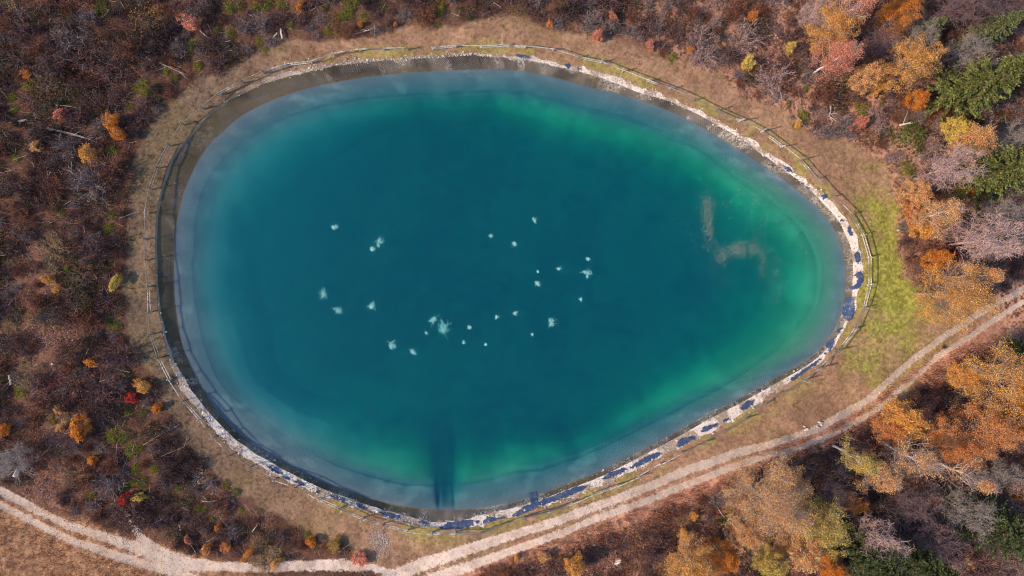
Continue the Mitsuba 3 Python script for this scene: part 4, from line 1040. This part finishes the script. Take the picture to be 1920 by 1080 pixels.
# ------------------------------------------------------------------ fallen trunks, poles, stump, stones
def log(pts, r0, r1, label, colour, group=None, twigs=0, z0=.35, name='fallen_trunk'):
    rng = np.random.default_rng(len(labels))
    q = np.array([W(x, y, z0) for x, y in pts])
    q[:, 2] = height(q[:, 0], q[:, 1]) + z0
    n = 9
    s = np.linspace(0, len(q) - 1, n)
    p = np.stack([np.interp(s, np.arange(len(q)), q[:, i]) for i in range(3)], 1)
    p[:, 2] += rng.normal(0, .05, n)
    parts = [painted(tube(p, np.linspace(r0, r1, n), 7), colour)]
    if twigs:
        a = p[rng.integers(1, n, twigs)]
        d = unit(unit(p[-1] - p[0]) * .8 + rng.standard_normal((twigs, 3)) * [1, 1, .4])
        parts.append(ribbons(rng, a, a + d * rng.uniform(.5, 1.5, (twigs, 1)), .05, .02, jitter(rng, colour, twigs, .15)))
    key = numbered(name)
    scene[key] = shape(join(*parts), 'bark')
    landmark(label, *pts[len(pts) // 2])
    tag(key, label, 'fallen trunk' if name == 'fallen_trunk' else name.replace('_', ' '), group)


PALE, GREYW = (.55, .49, .45), (.33, .285, .265)
for pts, r0, r1, lab, col, tw in (([(84, 240), (130, 250), (172, 262)], .16, .06, 'long pale fallen trunk with side branches in the upper left thicket', PALE, 10), ([(105, 197), (130, 199), (152, 203)], .07, .03, 'thin pale fallen trunk above the salmon sapling', GREYW, 4), ([(32, 227), (52, 223)], .13, .11, 'short mossy grey log near the left edge', GREYW, 0),
                                  ([(374, 56), (388, 70), (412, 77), (432, 79)], .07, .03, 'thin curved pale branch trailing from the coral sapling', PALE, 3), ([(270, 102), (285, 115), (295, 130)], .05, .02, 'thin grey pole in the upper left thicket, upper one of two', GREYW, 2), ([(300, 118), (325, 130), (345, 138)], .06, .03, 'thin grey pole near the upper left verge, lower one of two', GREYW, 2),
                                  ([(526, 54), (529, 72)], .09, .08, 'white standing pole above the upper verge', (.75, .72, .70), 0), ([(512, 71), (520, 62)], .07, .05, 'short white log beside the white pole above the upper verge', (.65, .61, .58), 0), ([(682, 58), (692, 56)], .05, .04, 'tiny white stick at the top verge', (.7, .66, .63), 0),
                                  ([(1686, 235), (1707, 231), (1728, 226)], .11, .05, 'white fallen birch trunk above the big mossy green bush', (.78, .75, .72), 3), ([(1490, 217), (1502, 230), (1511, 242)], .06, .03, 'curved grey branch at the upper right verge', GREYW, 1), ([(1525, 250), (1532, 241), (1543, 236)], .08, .03, 'curved pale root at the upper right verge', GREYW, 3),
                                  ([(1557, 200), (1555, 218), (1561, 230)], .06, .02, 'bleached forked branch in a dark hollow at the upper right', PALE, 8), ([(1710, 204), (1724, 204)], .05, .04, 'thin white stick below the small fiery tree', PALE, 0), ([(268, 835), (300, 815), (325, 803)], .05, .02, 'bundle of cut grey branches at the lower left verge, upper of two', GREYW, 14),
                                  ([(288, 862), (320, 848), (343, 839)], .05, .02, 'bundle of cut grey branches at the lower left verge, lower of two', GREYW, 14), ([(378, 940), (395, 941), (411, 937)], .06, .03, 'pale branch in the lower thicket beside a whitish bush', PALE, 2), ([(338, 983), (340, 994)], .05, .04, 'short white stick in the lower thicket', PALE, 0),
                                  ([(219, 832), (216, 855), (214, 878)], .05, .03, 'straight grey pole hanging from the bright green round shrub', GREYW, 0), ([(188, 715), (200, 712), (216, 707)], .05, .02, 'thin white stick in the lower left thicket below the speckled sapling', PALE, 0), ([(16, 703), (19, 722)], .13, .08, 'whitish broken stem at the left edge', PALE, 3),
                                  ([(472, 998), (478, 990), (484, 980)], .06, .04, 'curved pale stick at the lower verge', PALE, 0), ([(1344, 948), (1352, 962), (1360, 973)], .07, .03, 'leaning pale dead stem in the dark gap of the lower right wood', PALE, 1), ([(1318, 992), (1328, 1008), (1336, 1020)], .06, .03, 'leaning grey dead stem beside the orange tree at the bottom', GREYW, 1),
                                  ([(1686, 866), (1702, 877), (1716, 886)], .06, .03, 'straight pale stem lying below the peach birch', PALE, 2), ([(1788, 757), (1797, 746), (1806, 735)], .06, .03, 'grey dead stem left of the large golden orange tree', GREYW, 3)):
    log(pts, r0, r1, lab, col, None, tw)
rng = np.random.default_rng(4)
p = W(35, 884, .5)
key = numbered('bleached_stump')
g = float(height(p[0], p[1]))
scene[key + '__trunk'] = shape(painted(tube([[p[0] - .1, p[1] + .25, g], [p[0], p[1], g + .7], [p[0] + .1, p[1] - .3, g + 1.3]], [.26, .22, .17], 8), (.72, .69, .66)), 'bark', smooth=True)
az = rng.uniform(0, 2 * np.pi, 26)
d = np.c_[np.cos(az), np.sin(az), rng.uniform(.0, .6, 26)]
lp = limbs(rng, np.tile([p[0] - .1, p[1] + .4, g + .4], (26, 1)), unit(d), rng.uniform(1.2, 2.6, 26), 5, (0, 0, .1), .25)
s2, t2, _ = spread_on(rng, lp, 6, .3, 1)
scene[key + '__branches'] = shape(join(*[ribbons(rng, lp[:, i], lp[:, i + 1], .07 - .012 * i, .058 - .012 * i, jitter(rng, (.40, .35, .32), 26)) for i in range(4)], ribbons(rng, s2, s2 + unit(t2 + .8 * rng.standard_normal(t2.shape)) * .5, .025, .012, jitter(rng, (.36, .31, .29), len(s2)))), 'bark')
tag(key, 'bleached white stump with splayed grey branches near the lower left corner', 'tree stump')


def stone(px, py, size, label, group=None, z=.0, k=[0]):
    k[0] += 1
    key = numbered('stone')
    x, y, _ = W(px, py, z)
    scene[key] = mikit.ply(rock(k[0], size), 'stone_surface', to_world=T().translate([x, y, float(height(x, y)) + z + size * .15]))
    tag(key, label, 'stone', group)


for px, py, sz, lab in ((1510, 804, .55, 'pale stone at the track edge, left one of the loose pair'), (1508, 799, .3, 'small pale stone just above the left one of the loose pair by the track'), (1537, 792, .6, 'pale stone at the track edge, right one of the loose pair'), (1532, 800, .35, 'small pale stone beside the right one of the loose pair'), (1541, 797, .3, 'small pale stone right of the loose pair at the track'),
                        (1158, 1052, .85, 'white rounded boulder in the dry scrub at the bottom edge'), (765, 1013, .2, 'small white stone in the grass below the lower fence'), (424, 114, .35, 'white stone at the upper left verge, right one of three'), (414, 121, .3, 'white stone at the upper left verge, lower one of three'), (407, 115, .3, 'white stone at the upper left verge, left one of three'),
                        (100, 682, .3, 'white stone on the brown strip in the left thicket'), (1686, 432, .3, 'white stone at the right wood edge'), (119, 977, .25, 'white stone on the lower left track'), (640, 960, .2, 'tiny white stone on the lower left verge')):
    stone(px, py, sz, lab)
for cx, cy, n, lab in ((712, 1015, 26, 'grey rubble in a bare patch beside the lower verge'), (362, 890, 22, 'grey rubble patch inside the lower left thicket'), (412, 948, 14, 'whitish rubble by a pale branch in the lower thicket'), (502, 1020, 12, 'small pale rubble patch near the lower track')):
    n *= 20
    x, y, _ = W(cx, cy).repeat(n).reshape(3, n) + np.stack([rngG.normal(0, .62, n), rngG.normal(0, .85, n), np.zeros(n)])
    sz, a = rngG.uniform(.04, .13, n), rngG.uniform(0, 6.28, n)
    Vr = V0[None] * sz[:, None, None]
    Vr = np.stack([Vr[..., 0] * np.cos(a)[:, None] - Vr[..., 1] * np.sin(a)[:, None] + x[:, None], Vr[..., 0] * np.sin(a)[:, None] + Vr[..., 1] * np.cos(a)[:, None] + y[:, None], .6 * Vr[..., 2] + height(x, y)[:, None] + .04], -1).reshape(-1, 3)
    key = numbered('rubble')
    scene[key] = shape((Vr, (F0[None] + (np.arange(n) * len(V0))[:, None, None]).reshape(-1, 3), np.repeat(jitter(rngG, [(.46, .405, .39), (.41, .36, .345)], n, .07), len(V0), 0)), 'bark')
    tag(key, lab, 'rubble', kind='stuff')
key = numbered('dead_shrub')
put(key, BARE['dark', 0], placed(1770, 651, .2, 40, .36, .4))
tag(key, 'small black dead shrub standing on the track', 'shrub')

# ------------------------------------------------------------------ in the water: pale clumps, drifting leaves
CLUMPS = [(712, 454, 15), (832, 614, 20), (633, 582, 13), (606, 551, 12), (814, 601, 13), (735, 646, 12), (774, 659, 10), (698, 574, 11), (627, 426, 9), (698, 466, 8), (1101, 512, 12), (1033, 606, 12), (1008, 531, 9), (965, 457, 8), (1002, 413, 8), (965, 587, 6), (881, 614, 6), (869, 642, 6), (911, 646, 4), (931, 594, 5), (921, 442, 6), (1008, 509, 5), (1048, 504, 6), (1103, 486, 5), (1089, 562, 5), (998, 627, 4), (800, 624, 4)]
ALGAE_MARKS = []
for k, (px, py, r) in enumerate(CLUMPS):
    rng = np.random.default_rng(600 + k)
    R, n, zc = r / S, 12 + r, WATER_Z - .26 - .014 * r
    x, y, _ = W(px, py, zc)
    sq = rng.uniform(.6, 1.0, 2)
    st = rng.normal(0, .15 * R, (n, 3)) * [1, 1, .5]
    az = rng.uniform(0, 2 * np.pi, n)
    lp = limbs(rng, st, unit(np.c_[np.cos(az), np.sin(az), rng.normal(-.1, .2, n)]), R * (.15 + 1.1 * rng.random(n) ** 2) + .05, 4, (0, 0, 0), .35)
    wisps = [ribbons(rng, lp[:, i], lp[:, i + 1], .06 - .016 * i, .044 - .016 * i, jitter(rng, [(.72, .78, .76)], n, .1)) for i in range(3)]
    q = rng.normal(0, 1, (40 + 22 * r, 3)) * [.19 * R * sq[0], .19 * R * sq[1], .04] + (rng.normal(0, .25 * R, (4, 3)) * [1, 1, 0])[np.minimum(rng.integers(0, 6, 40 + 22 * r), 3)]
    q[:, 2] -= .55 * np.hypot(q[:, 0], q[:, 1])
    m = join(*wisps, leaves(rng, q, .085, jitter(rng, [(.85, .85, .85), (.80, .84, .82)], len(q), .04), 1.0))
    key = numbered('algae_clump')
    scene[key] = shape(m, 'bark', to_world=T().translate([x, y, zc]))
    if k in (0, 1, 4, 10, 11, 14, 6):
        ALGAE_MARKS.append((('the brightest left algae clump', 'the largest white algae clump', '', '', 'the clump touching the largest one', '', 'the algae clump nearest the bottom', '', '', '', 'the rightmost large algae clump', 'the star-shaped algae clump', '', '', 'the algae clump nearest the top')[k], px, py))
    else:
        PENDING.append((key, 'small pale' if r < 8 else 'pale', 'algae clump', px, py))
    where = 'left' if px < 720 else 'middle' if px < 900 else 'right'
    tag(key, {0: 'pale frayed algae clump, brightest of the left group in the deep water', 1: 'largest white algae clump in the middle of the pond', 4: 'pale algae clump touching the largest white one', 10: 'pale algae clump, rightmost large one in the deep water', 11: 'star-shaped pale algae clump right of the middle',
              14: 'pale algae clump nearest the top of the pond', 6: 'pale algae clump nearest the bottom of the pond'}.get(k, f'small pale algae clump under the water in the {where} part of the pond'), 'algae', None if k in (0, 1, 4, 10, 11, 14, 6) else f'pale algae clumps in the {where} part of the pond')
rngL = np.random.default_rng(31)
pts = []
for path, n, w in (([(1326, 370), (1324, 400), (1330, 440)], 420, 4.0), ([(1330, 440), (1338, 460), (1332, 475)], 60, 6), ([(1350, 492), (1356, 474), (1376, 467), (1392, 470)], 330, 4.5), ([(1392, 470), (1412, 464), (1432, 476)], 220, 6), ([(1432, 480), (1428, 515)], 60, 3), ([(1340, 370), (1420, 360), (1440, 400)], 160, 18), ([(1400, 380), (1440, 460)], 90, 26),
                   ([(1450, 500), (1465, 520), (1452, 570)], 120, 9), ([(1328, 480), (1345, 540)], 40, 10), ([(1270, 410), (1300, 420)], 16, 14), ([(1480, 420), (1520, 560)], 60, 24)):
    q = np.array(path, float)
    n, w = int(n * .75), w * 1.5
    s = rngL.uniform(0, len(q) - 1, n)
    pts.append(np.stack([np.interp(s, np.arange(len(q)), q[:, i]) for i in (0, 1)], 1) + rngL.normal(0, w, (n, 2)))
pts = np.vstack(pts)
P = np.array([W(x, y, WATER_Z + .012) for x, y in pts])
scene['floating_leaves'] = shape(leaves(rngL, P, .11, jitter(rngL, [(.50, .40, .34), (.40, .33, .28), (.58, .40, .28), (.36, .36, .30)], len(P), .25), 60.0), 'leaf')
tag('floating_leaves', 'drifting brown leaves gathered in loose arcs on the right part of the pond', 'leaves', kind='stuff')


# ------------------------------------------------------------------ each small plant named by the nearest thing one can find
found = []
for i, (key, look, noun, px, py) in enumerate(PENDING):
    for mark, mx, my in ([(f'the {m}', a, b) for m, a, b in LANDMARKS] if noun == 'shrub' else ALGAE_MARKS):
        dx, dy = px - mx, py - my
        d = math.hypot(dx, dy)
        if 4 < d < (480 if noun == 'shrub' else 420):
            w = ('right of' if dx > 0 else 'left of') if abs(dx) > 2.2 * abs(dy) else ('below' if dy > 0 else 'above') if abs(dy) > 2.2 * abs(dx) else f"{'below' if dy > 0 else 'above'} and {'right' if dx > 0 else 'left'} of"
            text = f'{look} {noun} {w} {mark}'
            if len(text.split()) <= 16:
                found.append((d, i, text))
done, used = set(), {v.get('label') for v in labels.values()}
for d, i, text in sorted(found):
    if i not in done and text not in used:
        done.add(i)
        used.add(text)
        labels[PENDING[i][0]] = {**labels[PENDING[i][0]], 'label': text}
        if PENDING[i][2] != 'shrub' or 'lime' in PENDING[i][1]:
            labels[PENDING[i][0]]['group'] = 'pale algae clumps in the pond' if PENDING[i][2] != 'shrub' else 'lime green shrubs in the woods'
